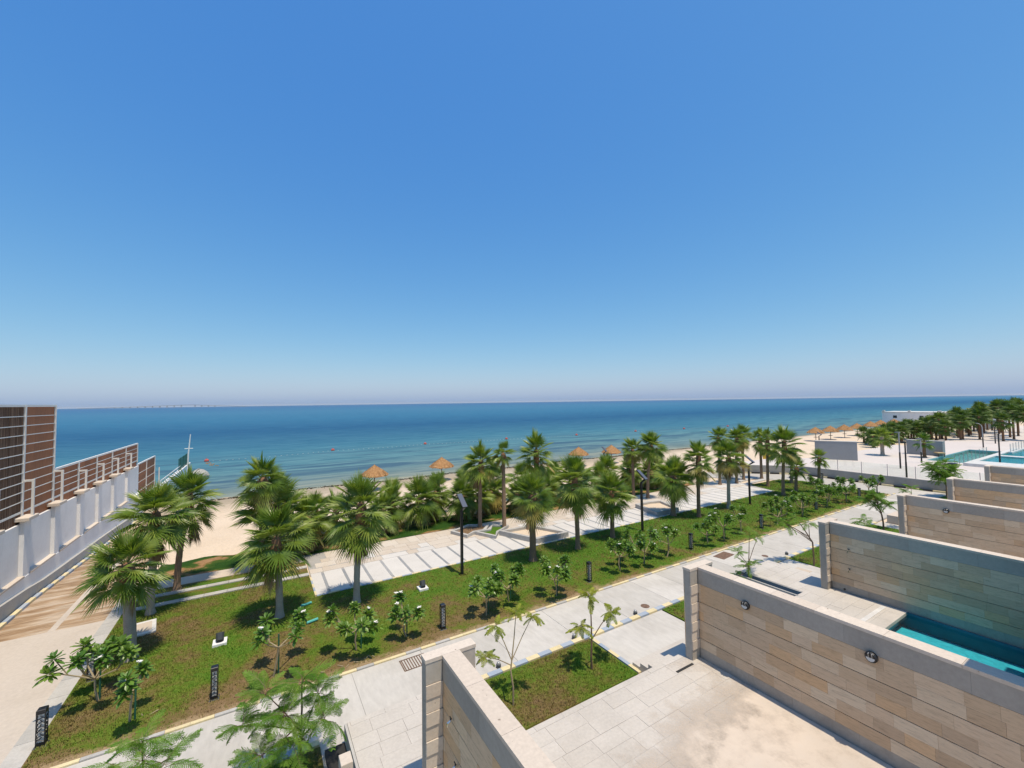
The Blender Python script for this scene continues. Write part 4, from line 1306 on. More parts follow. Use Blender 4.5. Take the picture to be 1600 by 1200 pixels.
# ------------------------------------------------------------------ feathery saplings in the villa gardens
def feather(seed, mat, L=.54, npairs=13, lw=1.0):
    rnd = random.Random(seed); m = MB()
    pts = [Vector((L * s, 0, .10 * L * math.sin(s * 2.2) - .55 * L * s * s)) for s in (0, .25, .5, .75, 1)]
    m.tube(pts, [.006, .005, .004, .003, .002], 3, 1, False)
    for k in range(npairs):
        s = .16 + .84 * (k + .5) / npairs
        i = min(3, int(s * 4)); p = pts[i].lerp(pts[i + 1], s * 4 - i)
        pl = L * .27 * math.sin(math.pi * (.18 + .74 * s)) * rnd.uniform(.85, 1.1)
        for sg in (-1, 1):
            a = sg * rnd.uniform(.9, 1.15)
            d = Vector((math.cos(a), math.sin(a), rnd.uniform(-.75, -.1)))
            sd = Vector((-math.sin(a), math.cos(a), 0))
            nl = 7
            for j in range(nl):
                c = p + d * (pl * (j + .6) / nl) + Vector((0, 0, -.25 * pl * ((j + .6) / nl) ** 2))
                for s2 in (-1, 1):
                    tip = c + (sd * s2 * .9 + d * .45) * (.032 * lw * (1 - .3 * j / nl)) + Vector((0, 0, -.008))
                    m.add([c, c + d * .016 * lw + sd * s2 * .010, tip, c + sd * s2 * .014 - d * .008 * lw], [(0, 1, 2, 3)], 0)
    return m.mesh('feather_leaf', [M[mat], M['darktwig']])
FEA = [feather(i, 'poleaf', .56, 17, .72) for i in range(3)]
FEY = [feather(10 + i, 'poyoung', .46, 17, .8) for i in range(3)]
def sapling(x, y, h, label, seed, heads, per=10, leaf=None, lscale=1.0, trunk='darktwig', rad=.028, z=0.0, splay=0.0):
    """heads: list of (dx, dy, z) tips of the branches"""
    rnd = random.Random(seed)
    e = empty('poinciana_sapling', (x, y, z), 0, label, 'sapling', 'feathery saplings in the villa gardens')
    leaf = leaf or FEA
    m = MB()
    zf = min(hd[2] for hd in heads) * .62
    top = max(heads, key=lambda q: q[2])
    tp = Vector(top)
    bend = Vector((rnd.uniform(-.06, .06), rnd.uniform(-.05, .05), zf))
    m.tube([(0, 0, -.03), (rnd.uniform(-.02, .02), 0, zf * .5), bend, bend.lerp(tp, .5) + Vector((.02, 0, .05)), tp], [rad, rad * .9, rad * .8, rad * .55, rad * .3], 6)
    for hd in heads:
        if hd is top: continue
        hv = Vector(hd); s0 = bend.lerp(tp, rnd.uniform(0.0, .35))
        m.tube([s0, s0.lerp(hv, .5) + Vector((0, 0, .04 if hd[2] > s0.z else -.06)), hv], [rad * .5, rad * .4, rad * .22], 5)
    m.build('trunk', M[trunk], e)
    for hd in heads:
        for k in range(per):
            az = k * 2.4 + rnd.uniform(-.3, .3); el = R(rnd.uniform(-25, 60) - splay)
            s = lscale * rnd.uniform(.75, 1.15)
            o = Vector(hd) + Vector((rnd.uniform(-.04, .04), rnd.uniform(-.04, .04), rnd.uniform(-.06, .03)))
            inst('feather_leaf', rnd.choice(leaf), e, o, (rnd.uniform(-.3, .3), -el, az), (s, s, s))
    return e
sapling(5.81, 9.77, 2.5, 'thin sapling with four yellow tufts on the near garden lawn', 1, [(-.75, .1, 1.45), (-.35, .25, 2.05), (.25, .2, 2.3), (.65, .0, 2.15)], 11, FEY, .66, 'twig', .03)
sapling(8.56, 9.78, 2.2, 'thin dark sapling with three green tufts at the near garden lawn corner', 2, [(.05, .1, 2.1), (.75, -.05, 1.5), (-.35, .1, 1.3)], 13, FEY, .8, 'darktwig', .035)
sapling(.87, 10.55, 2.0, 'wide feathery sapling overhanging the path at the bottom edge', 3, [(0, .05, 1.9), (-.7, .3, 1.75), (-1.1, .1, 1.35), (.35, .1, 1.5), (-.35, -.25, 1.5), (-.5, .3, 1.2), (.4, -.3, 1.15), (-.2, -.5, 1.05), (-.75, -.4, .95)], 13, FEA, 1.0, 'darktwig', .035)
sapling(-1.75, 10.4, 1.6, 'feathery sapling top peeking in at the bottom left edge', 4, [(0, 0, 1.5), (-.35, .1, 1.4), (.3, -.1, 1.35), (-.1, .4, 1.6)], 10, FEA, .95)
sapling(17.8, 10.3, 2.0, 'airy layered sapling growing from the dark planting trough', 5, [(.35, .1, 2.05), (.75, -.05, 1.95), (-.55, .1, 1.45), (-.35, -.1, .95), (.2, 0, .9), (-.7, .05, .55)], 9, FEA, .72, 'darktwig', .03, .1)
sapling(22.73, 9.97, 2.3, 'spreading sapling on the garden lawn left of the pool wall end', 6, [(-.35, .6, 2.2), (-.9, .7, 1.95), (-.5, .9, 1.75), (-1.2, .9, 2.1), (.1, .2, 1.9)], 10, FEA, .8, 'darktwig', .04)
sapling(26.6, 9.3, 1.3, 'small sapling top showing above the pool wall coping', 7, [(0, 0, 1.75), (-.5, .2, 1.55), (.4, 0, 1.35)], 9, FEA, .8)
sapling(32.2, 10.3, 2.0, 'bushy sapling on the lawn left of the fourth wall', 8, [(-.3, .2, 2.1), (-.8, .5, 1.9), (.2, .1, 1.8), (-.5, .1, 1.5), (.4, -.1, 1.45), (-.1, .5, 1.65), (-.7, .2, 2.2)], 14, FEA, .95, 'darktwig', .05)
sapling(33.8, 9.4, 1.5, 'sapling top just over the fourth wall end', 9, [(0, 0, 2.45), (-.3, .2, 2.3)], 10, FEA, .8)
sapling(46.0, 10.7, 2.4, 'dense leafy sapling in front of the pool deck wall', 10, [(-.4, .4, 2.5), (.3, .2, 2.7), (-.9, .5, 2.2), (.9, 0, 2.4), (-.2, .3, 1.9), (.4, .2, 2.0), (-.6, .2, 1.6), (.2, .2, 1.5), (1.2, -.1, 2.1), (-1.0, .5, 2.6), (.8, .1, 1.7)], 16, FEA, 1.25, 'darktwig', .07)
for k, (x, y, lb) in enumerate(((-.35, 23.3, 'tiny yellowish sapling on the grass step, left one'), (-.05, 22.75, 'tiny yellowish sapling on the grass step, right one'))):
    sapling(x, y, 1.0, lb, 20 + k, [(-.05, 0, .75), (.12, 0, .95)], 6, FEY, .45, 'twig', .014)

# ------------------------------------------------------------------ lamps, bollards
def solar_lamp(x, y, label, z=0.0, h=2.95, group='black solar lamp posts along the lawn', rz=0.0, s=1.0):
    e = empty('solar_lamp', (x, y, z), rz, label, 'street lamp', group)
    e.scale = (s, s, s)
    block('pole', 'black', e, -.055, .055, -.055, .055, 0, h)
    block('base_plate', 'greymetal', e, -.15, .15, -.15, .15, 0, .02)
    MB().add([(-.05, -.05, h), (.05, -.05, h), (.05, .06, h), (-.05, .06, h), (-.05, -.40, h + .22), (.05, -.40, h + .22), (.05, -.36, h + .32), (-.05, -.36, h + .32)],
             [(3, 2, 1, 0), (4, 5, 6, 7), (0, 1, 5, 4), (1, 2, 6, 5), (2, 3, 7, 6), (3, 0, 4, 7)]).build('neck', M['black'], e)
    a = (-.40, h + .22); b = (.26, h + .70)
    dx, dz = b[0] - a[0], b[1] - a[1]; L = math.hypot(dx, dz); n = (-dz / L, dx / L)
    def slab(t0, t1, w):
        return [(sx * w, a[0] + dx * q + n[0] * tt, a[1] + dz * q + n[1] * tt) for tt in (t0, t1) for q, sx in ((0, -1), (0, 1), (1, 1), (1, -1))]
    F = [(3, 2, 1, 0), (4, 5, 6, 7), (0, 1, 5, 4), (1, 2, 6, 5), (2, 3, 7, 6), (3, 0, 4, 7)]
    MB().add(slab(0, .05, .13), F).build('head', M['black'], e)
    MB().add(slab(.052, .058, .115), F).build('solar_panel', M['solar'], e)
    return e
solar_lamp(8.17, 18.24, 'black solar lamp post between the left end palm and the planters, nearest one')
solar_lamp(20.15, 18.12, 'second black solar lamp post, in front of the right planter')
solar_lamp(31.95, 18.16, 'third black solar lamp post, right of the yellow-skirted palm')
BG = 'black lamp posts on the beach'
solar_lamp(34.5, 36.5, 'short black lamp with bent neck on the beach by the middle parasols', -.4, 2.3, BG)
solar_lamp(80, 33.5, 'black lamp with bent neck on the sand by the right parasols', 0, 1.6, BG)
DGL = 'lamp posts on the pool deck'
def deck_lamp(x, y, h, label, dark=True, curved=False):
    e = empty('deck_lamp', (x, y, .75), 0, label, 'street lamp', DGL)
    MB().tube([(0, 0, 0), (0, 0, h * .45)], [.075, .07], 8).build('lower_pole', M['black'], e)
    if curved:
        MB().tube([(0, 0, h * .45), (0, 0, h * .9), (-.1, .05, h), (-.45, .2, h * 1.07)], [.06, .06, .05, .04], 8).build('upper_pole', M['greymetal'], e)
        MB().tube([(-.45, .2, h * 1.07), (-.85, .4, h * 1.1)], [.08, .07], 8, flat=.5).build('head', M['greymetal'], e)
    else:
        MB().tube([(0, 0, h * .45), (0, 0, h)], [.062, .06], 8).build('upper_pole', M['black' if dark else 'greymetal'], e)
        MB().box(-.085, .085, -.1, .30, h + .002, h + .07).build('head', M['black' if dark else 'greymetal'], e)
    return e
deck_lamp(55.5, 16.15, 3.6, 'tall thin dark deck lamp, left one of two side by side', False)
deck_lamp(49.8, 14.1, 3.1, 'thick black deck lamp behind the glass railing', True)
deck_lamp(62, 16.25, 2.6, 'grey deck lamp with dark hood left of the large pool', False)
deck_lamp(66.3, 11.3, 3.15, 'black deck lamp standing among the pools', True)
deck_lamp(86.5, 16.2, 3.1, 'curved grey deck lamp before the far grove', False, True)
deck_lamp(94.8, 16.5, 2.4, 'small distant deck lamp before the far palms', True)

def bollard(x, y, label, h=.87, rz=0.0):
    e = empty('bollard_light', (x, y, 0), rz, label, 'bollard', 'black patterned bollard lights along the path')
    MB().bevbox(-.12, .12, -.12, .12, 0, .03).build('base_plate', M['darkgrey'], e)
    m = MB(); r = .075
    for sx in (-1, 1):
        for sy in (-1, 1):
            m.box(sx * r - .009, sx * r + .009, sy * r - .009, sy * r + .009, .03, h - .1)
    m.box(-r, r, -r, r, .03, .10)
    rr = random.Random(int(x * 10))
    for f in range(4):
        a = f * math.pi / 2
        for k in range(6):
            z = .13 + k * (h - .26) / 6; dz = (h - .26) / 6
            u0 = rr.uniform(-.06, .06)
            for (ua, za, ub, zb_) in ((-r, z, u0, z + dz * .5), (u0, z + dz * .5, r, z + dz * .1), (u0, z + dz * .5, -u0 * .5, z + dz)):
                p = []
                for (u, zz) in ((ua, za), (ub, zb_)):
                    p.append((u * math.cos(a) - -r * math.sin(a), u * math.sin(a) + -r * math.cos(a), zz))
                m.tube(p, .009, 4)
    m.build('lattice', M['black'], e)
    MB().box(-.05, .05, -.05, .05, .11, h - .11).build('diffuser', M['lens'], e)
    MB().bevbox(-.085, .085, -.085, .085, h - .1, h, .012).build('cap', M['black'], e)
    return e
for (x, y, lb) in ((-4.35, 14.66, 'patterned black bollard at the lower left corner by the road'), (-4.15, 17.3, 'patterned bollard half hidden behind the leafy corner frangipani'),
                   (-.97, 14.38, 'patterned bollard left of the four-branched frangipani'), (5.65, 14.31, 'patterned bollard on the lawn above the nearest wall'),
                   (12.6, 14.44, 'third path bollard, below the leaning palm right of the planter'), (19.8, 14.5, 'fourth path bollard, right of the second solar lamp'),
                   (26.56, 14.44, 'fifth path bollard, below the third solar lamp'), (34.11, 14.64, 'sixth path bollard amid the far frangipanis'),
                   (40.42, 14.33, 'seventh path bollard near the lawn end'), (45.6, 19.0, 'dark bollard across on the side street pavement')):
    bollard(x, y, lb)
# ground floodlights on concrete pads
for (x, y, lb) in ((-1.05, 17.5, 'dark floodlight on a white concrete pad in the front lawn'), (43.0, 17.4, 'dark floodlight on a white pad near the lone sparse palm'), (6.1, 17.75, 'small floodlight pad near the first solar lamp')):
    e = empty('floodlight', (x, y, 0), 0, lb, 'floodlight', 'floodlights set in the lawn')
    MB().bevbox(-.2, .2, -.2, .2, 0, .11).build('pad', M['white'], e)
    MB().box(-.09, .09, -.10, -.02, .11, .2).build('bracket', M['black'], e)
    MB().tube([(0, -.06, .16), (0, .05, .36)], [.115, .125], 12).build('housing', M['darkgrey'], e)
# small kerb lights
for (x, y, lb) in ((6.27, 11.38, 'small grey kerb light nearest the stone wall'), (9.17, 11.34, 'small grey kerb light at the garden lawn corner'), (12.13, 11.36, 'small grey kerb light before the second lawn'), (23.2, 11.4, 'small grey kerb light by the far garden lawn')):
    e = empty('kerb_light', (x, y, 0), 0, lb, 'light', 'small grey lights along the garden kerb')
    MB().lathe([(.075, 0), (.075, .09), (.06, .11)], 12).build('housing', M['darkgrey'], e)
    MB().lathe([(.058, .111), (.05, .15), (.02, .17)], 12).build('dome', M['greymetal'], e)
# manhole covers, grates, slab, hose bits
mh = 'covers in the path'
tag(MB().lathe([(.17, 0), (.17, .006), (.15, .012)], 18).build('manhole_cover', M['rust'], loc=(12.93, 11.6, 0)), 'small round rusty cover in the path before the long wall', 'cover', mh)
tag(MB().lathe([(.15, 0), (.15, .006), (.13, .012)], 18).build('manhole_cover', M['rust'], loc=(22.1, 11.9, 0)), 'small round cover in the path left of the far garden lawn', 'cover', mh)
tag(MB().bevbox(-.55, .55, -.28, .28, 0, .012, .004).build('manhole_cover', M['rust'], loc=(20.44, 13.07, 0), rz=.1), 'rectangular rusty cover in the path behind the long wall', 'cover', mh)
gr = empty('drain_grate', (4.2, 13.0, 0), 0, 'barred drain grate in the path behind the nearest wall end', 'grate')
MB().box(-.4, .4, -.3, -.27, 0, .012).box(-.4, .4, .27, .3, 0, .012).box(-.4, -.37, -.27, .27, 0, .012).box(.37, .4, -.27, .27, 0, .012).build('frame', M['rust'], gr)
for k in range(9): block('bar', 'rust', gr, -.35 + k * .08, -.32 + k * .08, -.268, .268, 0, .010)
sl = empty('concrete_cover', (-3.55, 20.1, 0), .15, 'white rimmed concrete slab set in the lawn behind the corner palm', 'slab')
MB().bevbox(-.42, .42, -.55, .55, 0, .09).build('slab', M['trim'], sl)
MB().box(-.3, .3, -.4, .4, .085, .094).build('lid', M['paver'], sl)
for (x, y, a, lb) in ((1.68, 18.85, .25, 'teal hose piece on the grass beside the full palm'), (1.75, 17.3, .3, 'teal hose piece among the white frangipani blooms')):
    tag(MB().tube([(-.2, 0, .06), (.2, 0, .06)], .05, 8).build('hose_piece', M['teal'], loc=(x, y, .02), rz=a), lb, 'hose', 'teal hose pieces on the lawn')
tag(MB().box(-.35, .35, -.035, .035, 0, .012).build('drain_slot', M['dark'], loc=(10.27, 7.84, TZ)), 'thin dark drain slot in the terrace by the long wall end', 'drain')
# twigs lying on the soil
random.seed(3)
tw = MB()
for (x, y) in ((-2.3, 14.5), (2.7, 13.95), (3.1, 13.9), (2.2, 13.85), (1.9, 14.0), (.7, 13.9)):
    for _ in range(2):
        a = random.random() * 3; l = random.uniform(.12, .3)
        px, py = x + random.uniform(-.2, .2), y + random.uniform(-.1, .1)
        tw.tube([(px, py, .03), (px + l * math.cos(a), py + l * math.sin(a) * .5, .05)], .013, 4)
tag(tw.build('fallen_twigs', M['twig']), 'fallen dry twigs on the brown soil by the path kerb', 'twigs', kind='stuff')
yb = empty('beach_bin', (56.1, 29.2, -.1), 0, 'yellow box on the sand seen between the right palms', 'bin')
MB().bevbox(-.7, .7, -.4, .4, .35, 1.0, .05).build('body', M['yellow'], yb)
for q_ in ((-.5, -.3), (.5, -.3), (0, .3)): MB().tube([(*q_, 0), (*q_, .36)], .05, 6).build('leg', M['darkgrey'], yb)
wr = empty('white_rack', (45.6, 21.6, 0), .8, 'white runged rack standing at the bend of the side street', 'rack')
for x_ in (-.42, .42): MB().box(x_ - .03, x_ + .03, -.03, .03, .1, 1.15).build('upright', M['whitemetal'], wr)
for k in range(4): block('rung', 'whitemetal', wr, -.388, .388, -.02, .02, .3 + k * .25, .34 + k * .25)
for s in (-1, 1): MB().tube([(s * .42, -.12, .06), (s * .42, .12, .06)], .08, 8).build('foot', M['black'], wr)

# ------------------------------------------------------------------ thatched parasols
def parasol_mesh():
    rnd = random.Random(5); m = MB(); n = 40
    # layered skirts of thatch with ragged hems
    for (r0, z0, r1, z1) in ((0.0, 2.55, .55, 2.20), (.38, 2.33, .95, 1.92), (.72, 2.10, 1.36, 1.60)):
        vs = []
        for k in range(n):
            w = 2 * math.pi * k / n
            j = rnd.uniform(-.05, .05); d = rnd.uniform(-.07, .05)
            vs.append((r0 * math.cos(w), r0 * math.sin(w), z0))
            vs.append(((r1 + j) * math.cos(w), (r1 + j) * math.sin(w), z1 + d))
            vs.append(((r1 + j) * .94 * math.cos(w), (r1 + j) * .94 * math.sin(w), z1 + d - .10 + rnd.uniform(-.05, .04)))
        fs = []
        for k in range(n):
            a = k * 3; b = ((k + 1) % n) * 3
            fs += [(a, a + 1, b + 1, b), (a + 1, a + 2, b + 2, b + 1)]
        m.add(vs, fs)
    m.lathe([(.10, 2.44), (.07, 2.58), (.02, 2.66)], 8)
    for (ra, za, rb, zb_, cnt) in ((.05, 2.60, .60, 2.18, 46), (.42, 2.36, 1.0, 1.88, 70), (.80, 2.11, 1.40, 1.56, 96)):
        for k in range(cnt):
            w = 2 * math.pi * (k + rnd.uniform(-.4, .4)) / cnt; q0 = rnd.uniform(0, .5); q1 = rnd.uniform(.85, 1.1)
            def pt(q, off, lift):
                r_ = ra + (rb - ra) * q; z_ = za + (zb_ - za) * q + lift
                return (r_ * math.cos(w + off / max(r_, .1)), r_ * math.sin(w + off / max(r_, .1)), z_)
            ww = rnd.uniform(.02, .045)
            m.add([pt(q0, -ww, .02), pt(q0, ww, .02), pt(q1, ww * 1.2, .035 - rnd.uniform(0, .08)), pt(q1, -ww * 1.2, .03 - rnd.uniform(0, .08))], [(0, 1, 2, 3)])
    return m.mesh('canopy', M['thatch'])
PAR_C = parasol_mesh()
PAR_P = MB().tube([(0, 0, -.3), (0, 0, 2.45)], .05, 8).mesh('pole', M['darktwig'])
PAR_T = MB().lathe([(.32, .72), (.34, .76), (.30, .78)], 14).mesh('shelf', M['darktwig'])
def parasol(x, y, apex, label):
    z = ground_z(x, y)
    e = empty('thatched_parasol', (x, y, z), random.random() * 3, label, 'parasol', 'thatched parasols on the beach')
    s = (apex - z) / 2.64
    for me, nm in ((PAR_C, 'canopy'), (PAR_P, 'pole'), (PAR_T, 'shelf')):
        inst(nm, me, e, (0, 0, 0), (0, 0, 0), (s * 1.02, s * 1.02, s))
parasol(10.01, 43.57, 1.9, 'leftmost thatched parasol, above the bushy palms behind the left end palm')
parasol(17.78, 45.04, 1.9, 'second thatched parasol from the left, above the first solar lamp')
parasol(36.73, 43.67, 1.9, 'third thatched parasol, half hidden behind the leaning palm crown')
parasol(41.81, 42.76, 1.9, 'fourth thatched parasol, left of the pair of slim palms')
for i, (x, y) in enumerate(((88.64, 37.63), (94.46, 37.58), (100.68, 37.62), (107.26, 37.82), (117.54, 38.95), (125.42, 39.62), (133.5, 39.6))):
    parasol(x, y, 2.6, ('first of the right-hand row of thatched parasols, nearest', 'second in the right-hand row of thatched parasols', 'third in the right-hand row of thatched parasols', 'fourth in the right-hand row of thatched parasols',
                        'fifth in the right-hand row of thatched parasols, near the low palms', 'sixth in the right-hand row of thatched parasols, above the palms', 'last of the right-hand row of thatched parasols, before the white building')[i])

# seaweed washed up along the waterline
random.seed(31)
m = MB()
for k in range(2600):
    x = random.uniform(-5, 75)
    y = 49.3 + .5 * math.sin(x * .35) + random.gauss(0, .28)
    z = ground_z(x, y) + .03
    a = random.uniform(0, 3.14); l = random.uniform(.06, .22); w = random.uniform(.03, .07)
    ca, sa = math.cos(a), math.sin(a)
    m.add([(x - ca * l, y - sa * l, z), (x + sa * w, y - ca * w, z + .03), (x + ca * l, y + sa * l, z), (x - sa * w, y + ca * w, z + .05)], [(0, 1, 2, 3)])
tag(m.build('seaweed', m_plain('dry seaweed', (.07, .055, .035), .9, .1, var=.3)), 'thin dark line of seaweed washed up along the waterline', 'seaweed', kind='stuff')

# ------------------------------------------------------------------ float line with red buoys
BU = [(-7.2, 84.0), (12.3, 87.7), (31, 88.1), (51, 87.2), (70.8, 84.9), (91.9, 84.2), (110.3, 81.9), (130, 80.2)]
BL = ['left end, near the mast', 'above the shaggy palm clump', 'above the second parasol', 'above the thin yellow-fronded palm', 'above the third parasol', 'left of the two slim palms', 'right of the two slim palms', 'right of the right-hand palm group']
for i, (x, y) in enumerate(BU):
    e = empty('buoy', (x, y, -.9), 0, 'red buoy on the float line, ' + BL[i], 'buoy', 'red buoys on the float line')
    MB().lathe([(.08, -.2), (.27, -.08), (.34, .1), (.29, .3), (.11, .4)], 14).build('float', M['red'], e)
    MB().tube([(0, 0, .38), (0, 0, .58)], .04, 6).build('handle', M['red'], e)
m = MB()
for (a, b) in zip(BU[:-1], BU[1:]):
    n = int(math.hypot(b[0] - a[0], b[1] - a[1]) / .9)
    for k in range(1, n):
        s = k / n
        x = a[0] + (b[0] - a[0]) * s; y = a[1] + (b[1] - a[1]) * s - 1.1 * math.sin(math.pi * s)
        m.box(x - .11, x + .11, y - .05, y + .05, -.93, -.85)
tag(m.build('float_line', M['rope']), 'line of small pale floats strung between the red buoys', 'float line', kind='stuff')
m = MB()
for k in range(14): m.box(-7.2 + .35 * math.sin(k * 1.1) + k * .12, -7.0 + .35 * math.sin(k * 1.1) + k * .12, 82.4 - k * .45, 82.6 - k * .45, -.93, -.82)
tag(m.build('loose_floats', M['thatch']), 'loose orange floats trailing from the left end buoy', 'float line', kind='stuff')

# ------------------------------------------------------------------ causeway far out at sea
br = empty('causeway_bridge', (-2400, 9000, -.9), 0, 'long pale causeway bridge far out on the horizon', 'bridge')
DK = []
N = 48
for i in range(N + 1):
    q = i / N
    hgt = 6 + 36 * min(1, q / .58) ** 1.25 if q < .58 else (42 if q < .66 else 42 - 40 * ((q - .66) / .34) ** .8)
    DK.append((2250 * q, hgt + .9))
m = MB()
for (a, b) in zip(DK[:-1], DK[1:]):
    m.add([(a[0], -12, a[1] - 6), (b[0], -12, b[1] - 6), (b[0], 12, b[1] - 6), (a[0], 12, a[1] - 6), (a[0], -12, a[1]), (b[0], -12, b[1]), (b[0], 12, b[1]), (a[0], 12, a[1])],
          [(3, 2, 1, 0), (4, 5, 6, 7), (0, 1, 5, 4), (2, 3, 7, 6)])
m.build('deck', M['concrete'], br)
for i in range(5, N - 10, 2):
    if i == 29: continue
    block('pier', 'concrete', br, DK[i][0] - 7, DK[i][0] + 7, -9, 9, -5, DK[i][1] - 6.1)
# sea air between here and the horizon
HAZE = 3e-5
t = NT('sea haze')
t.n.remove(t.p)
pv = t.new('ShaderNodeVolumePrincipled')
pv.inputs['Color'].default_value = (.95, .97, 1.0, 1)
pv.inputs['Density'].default_value = HAZE
t.link(pv.outputs[0], t.out.inputs['Volume'])
hz = MB().box(-60500, 60500, -400, 60500, -4.0, 62).build('haze', t.mat)
tag(hz, kind='stuff')
# ------------------------------------------------------------------ public pool deck on the right
pd = structure('pool_deck')
DZ = .75
m = MB()
for (x0, x1, y0, y1) in ((48.8, 65, 0, 24.5), (65, 82, 16.7, 24.5), (82, 100, 0, 22), (65, 82, 0, 13.6)):
    m.box(x0, x1, y0, y1, -.2, DZ)
m.prism([(48.8, 24.5), (48.8, 22.4), (43.2, 28.1), (52, 27.6), (58, 24.5)], -.2, DZ - .004)
m.box(100, 160, 2, 24, -.2, .45)
M['deckpave'] = m_masonry('pool deck paving', (.58, .52, .48), (.58, .52, .48), .06, .35, .25, 3, .05, stain_c=(.66, .62, .58))
m.build('paving', M['deckpave'], pd)
pw = empty('deck_wall', (48.6, 0, 0), 0, 'brown stained concrete retaining wall below the glass railing', 'wall')
MB().box(-.05, .195, -3, 22.35, -.2, DZ + .12).build('wall', M['concrete'], pw)
MB().box(-.12, .192, 10.85, 11.2, DZ + .122, DZ + .25).box(-.14, -.052, 10.85, 11.2, -.1, DZ + .25).build('pier', M['trim'], pw)
MB().prism([(-.05, 22.36), (.195, 22.4), (-5.3, 28.2), (-5.5, 28.05)], -.2, DZ + .1).build('wall', M['concrete'], pw)
gb = empty('glass_railing', (48.72, 0, DZ + .12), 0, 'clear glass railing on the edge of the pool deck', 'railing')
for k in range(13):
    y = -2 + k * 1.9
    block('post', 'greymetal', gb, -.02, .02, y - .02, y + .02, 0, 1.05)
    if k < 12: block('pane', 'glass', gb, -.006, .006, y + .06, y + 1.84, .06, 1.02)
def screen_wall(x0, x1, y0, y1, h, label):
    e = empty('screen_wall', (x0, y0, DZ), 0, label, 'wall', 'free-standing grey screen walls on the pool deck')
    MB().box(0, x1 - x0, 0, y1 - y0, 0, h).build('panel', M['greywall'], e)
    MB().box(-.02, x1 - x0 + .02, -.02, y1 - y0 + .02, h + .002, h + .05).build('coping', M['gkerb'], e)
    e.rotation_euler.z = 0
    return e
sw = screen_wall(0, .75, 0, 3.9, 2.1, 'nearer free-standing grey screen wall, with dark damp stains')
sw.location = (58.6, 20.75, DZ); sw.rotation_euler.z = R(27)
sw = screen_wall(0, .9, 0, 3.3, 1.75, 'farther free-standing grey screen wall before the palm grove')
sw.location = (70.4, 16.5, DZ)
# public pools
e = empty('public_pool', (65, 13.6, DZ), 0, 'large pale green public pool sunk in the deck', 'pool', 'public pools on the deck')
m = MB()
a_, b_, c_, d_ = .005, 16.995, .005, 3.095
m.add([(a_, c_, -.5), (b_, c_, -.5), (b_, d_, -.5), (a_, d_, -.5), (a_, c_, -.004), (b_, c_, -.004), (b_, d_, -.004), (a_, d_, -.004)], [(0, 1, 2, 3), (0, 4, 5, 1), (1, 5, 6, 2), (2, 6, 7, 3), (3, 7, 4, 0)])
m.build('basin', M['mosaicpale'], e)
MB().add([(0, 0, -.07), (17, 0, -.07), (17, 3.1, -.07), (0, 3.1, -.07)], [(0, 1, 2, 3)]).build('water', M['poolwater'], e)
e = empty('raised_pool', (62.5, 9.2, DZ), 0, 'raised blue pool with white rim, nearer the stone walls', 'pool', 'public pools on the deck')
MB().box(0, 3.2, 0, 4.0, .001, .30).box(21.4, 22, 0, 4.0, .001, .30).box(3.2, 21.4, 0, .5, .001, .30).box(3.2, 21.4, 3.5, 4.0, .001, .30).box(10.2, 11.4, .5, 3.5, .001, .299).build('plinth', M['trim'], e)
MB().box(3.21, 10.19, .51, 3.49, .001, .10).box(11.41, 21.39, .51, 3.49, .001, .10).build('floor', M['mosaicblue'], e)
MB().add([(3.21, .51, .24), (10.19, .51, .24), (10.19, 3.49, .24), (3.21, 3.49, .24)], [(0, 1, 2, 3)]).build('water', M['poolwater'], e)
MB().add([(11.41, .51, .24), (21.39, .51, .24), (21.39, 3.49, .24), (11.41, 3.49, .24)], [(0, 1, 2, 3)]).build('water', M['poolwater'], e)
gb = empty('glass_railing', (59.8, 13.2, DZ + .30), 0, 'short glass railing along the raised pool', 'railing')
for k in range(9):
    block('post', 'greymetal', gb, k * 1.5 - .02, k * 1.5 + .02, -.02, .02, 0, 1.0)
    if k < 8: block('pane', 'glass', gb, k * 1.5 + .06, k * 1.5 + 1.44, -.006, .006, .05, .98)
gb = empty('glass_railing', (78, 12.4, DZ), 0, 'far glass railing at the right picture edge', 'railing')
MB().box(-.1, 8, -.15, .15, 0, .35).build('kerb_side', M['trim'], gb)
for k in range(6):
    block('post', 'greymetal', gb, k * 1.5 - .02, k * 1.5 + .02, -.02, .02, .351, 1.35)
    if k < 5: block('pane', 'glass', gb, k * 1.5 + .06, k * 1.5 + 1.44, -.006, .006, .4, 1.33)
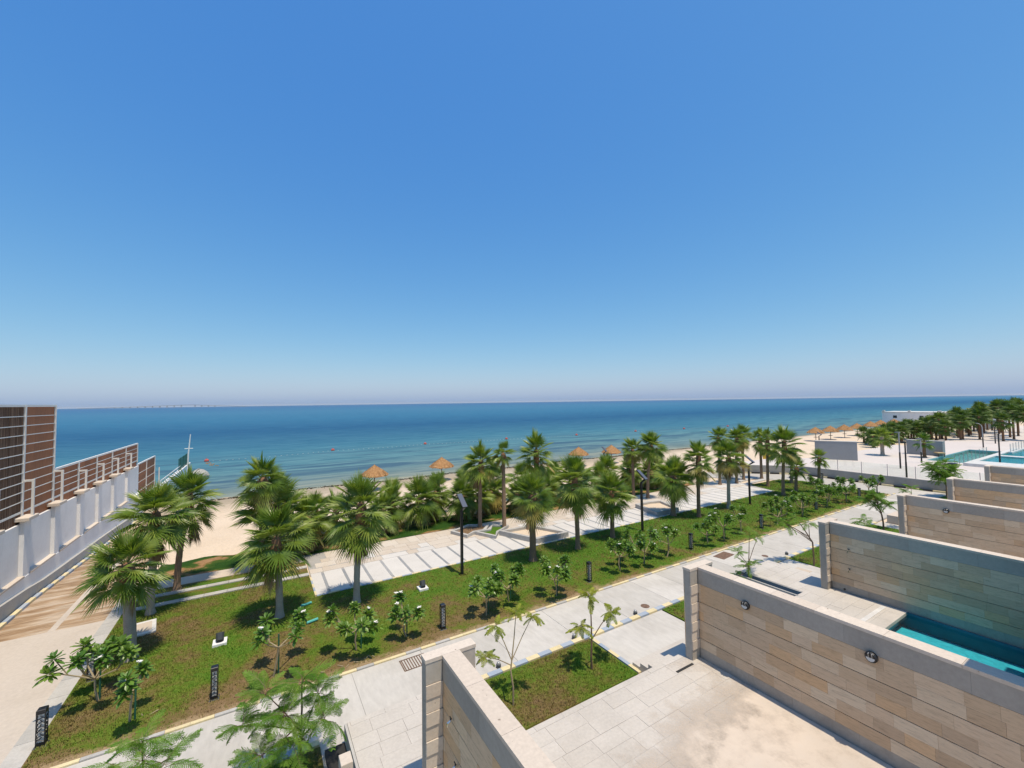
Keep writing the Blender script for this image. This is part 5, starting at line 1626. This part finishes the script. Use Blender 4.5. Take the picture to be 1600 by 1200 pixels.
bn = empty('litter_bin', (57, 12.75, DZ), 0, 'dark conical litter bin on the pool deck', 'bin')
MB().lathe([(.2, 0), (.24, .35), (.32, .72)], 16).build('body', M['darkgrey'], bn)
MB().lathe([(.36, .722), (.37, .80), (.30, .82)], 16).build('rim', M['black'], bn)
lo = empty('lounger', (70.5, 17.0, DZ), .6, 'tan cushioned lounger beside the small leaning palm', 'lounger')
MB().bevbox(-1.0, 1.0, -.33, .33, .38, .5, .04).build('cushion', M['cushion'], lo)
for sx in (-.85, .85):
    for sy in (-.27, .27): MB().box(sx - .04, sx + .04, sy - .04, sy + .04, 0, .379).build('leg', M['darktwig'], lo)
MB().add([(.75, -.32, .5), (1.2, -.32, .78), (1.2, .32, .78), (.75, .32, .5), (.8, -.32, .46), (1.25, -.32, .72), (1.25, .32, .72), (.8, .32, .46)], [(0, 1, 2, 3), (7, 6, 5, 4), (0, 4, 5, 1), (3, 2, 6, 7), (1, 5, 6, 2)]).build('headrest', M['cushion'], lo)
# white buildings beyond the grove
e = empty('beach_building', (166, 42, -.1), 0, 'low white flat-roofed building at the far end of the beach', 'building')
MB().box(0, 10, -3, 10, 0, 3.3).build('wall', M['white'], e)
MB().box(-.15, 10.1, -3.1, 10.1, 3.302, 3.5).build('parapet', M['trim'], e)
for y in (9.6, 3.6, -2.9): MB().box(-.25, .3, y - .3, y + .3, 3.503, 3.95).build('finial', M['trim'], e)
for y in (6.5, .5): MB().box(-.03, .1, y, y + .9, 1.6, 2.4).build('window', M['window'], e)
for y in (3.3,): MB().box(-.12, -.002, y, y + .5, 0, 3.3).build('pilaster', M['white'], e)
e = empty('stepped_building', (150, 27, 0), 0, 'pale stepped building glimpsed between the far palms', 'building')
MB().box(0, 8, -3, 2.5, 0, 2.0).build('wall', M['white'], e)
MB().box(2, 8, -3, 2.5, 2.002, 4.2).build('upper_wall', M['trim'], e)
for k in range(5): MB().box(-.6 - k * .35, -.25 - k * .35 - .002, -1, 1, 0, 1.6 - k * .32).build('step', M['gkerb'], e)
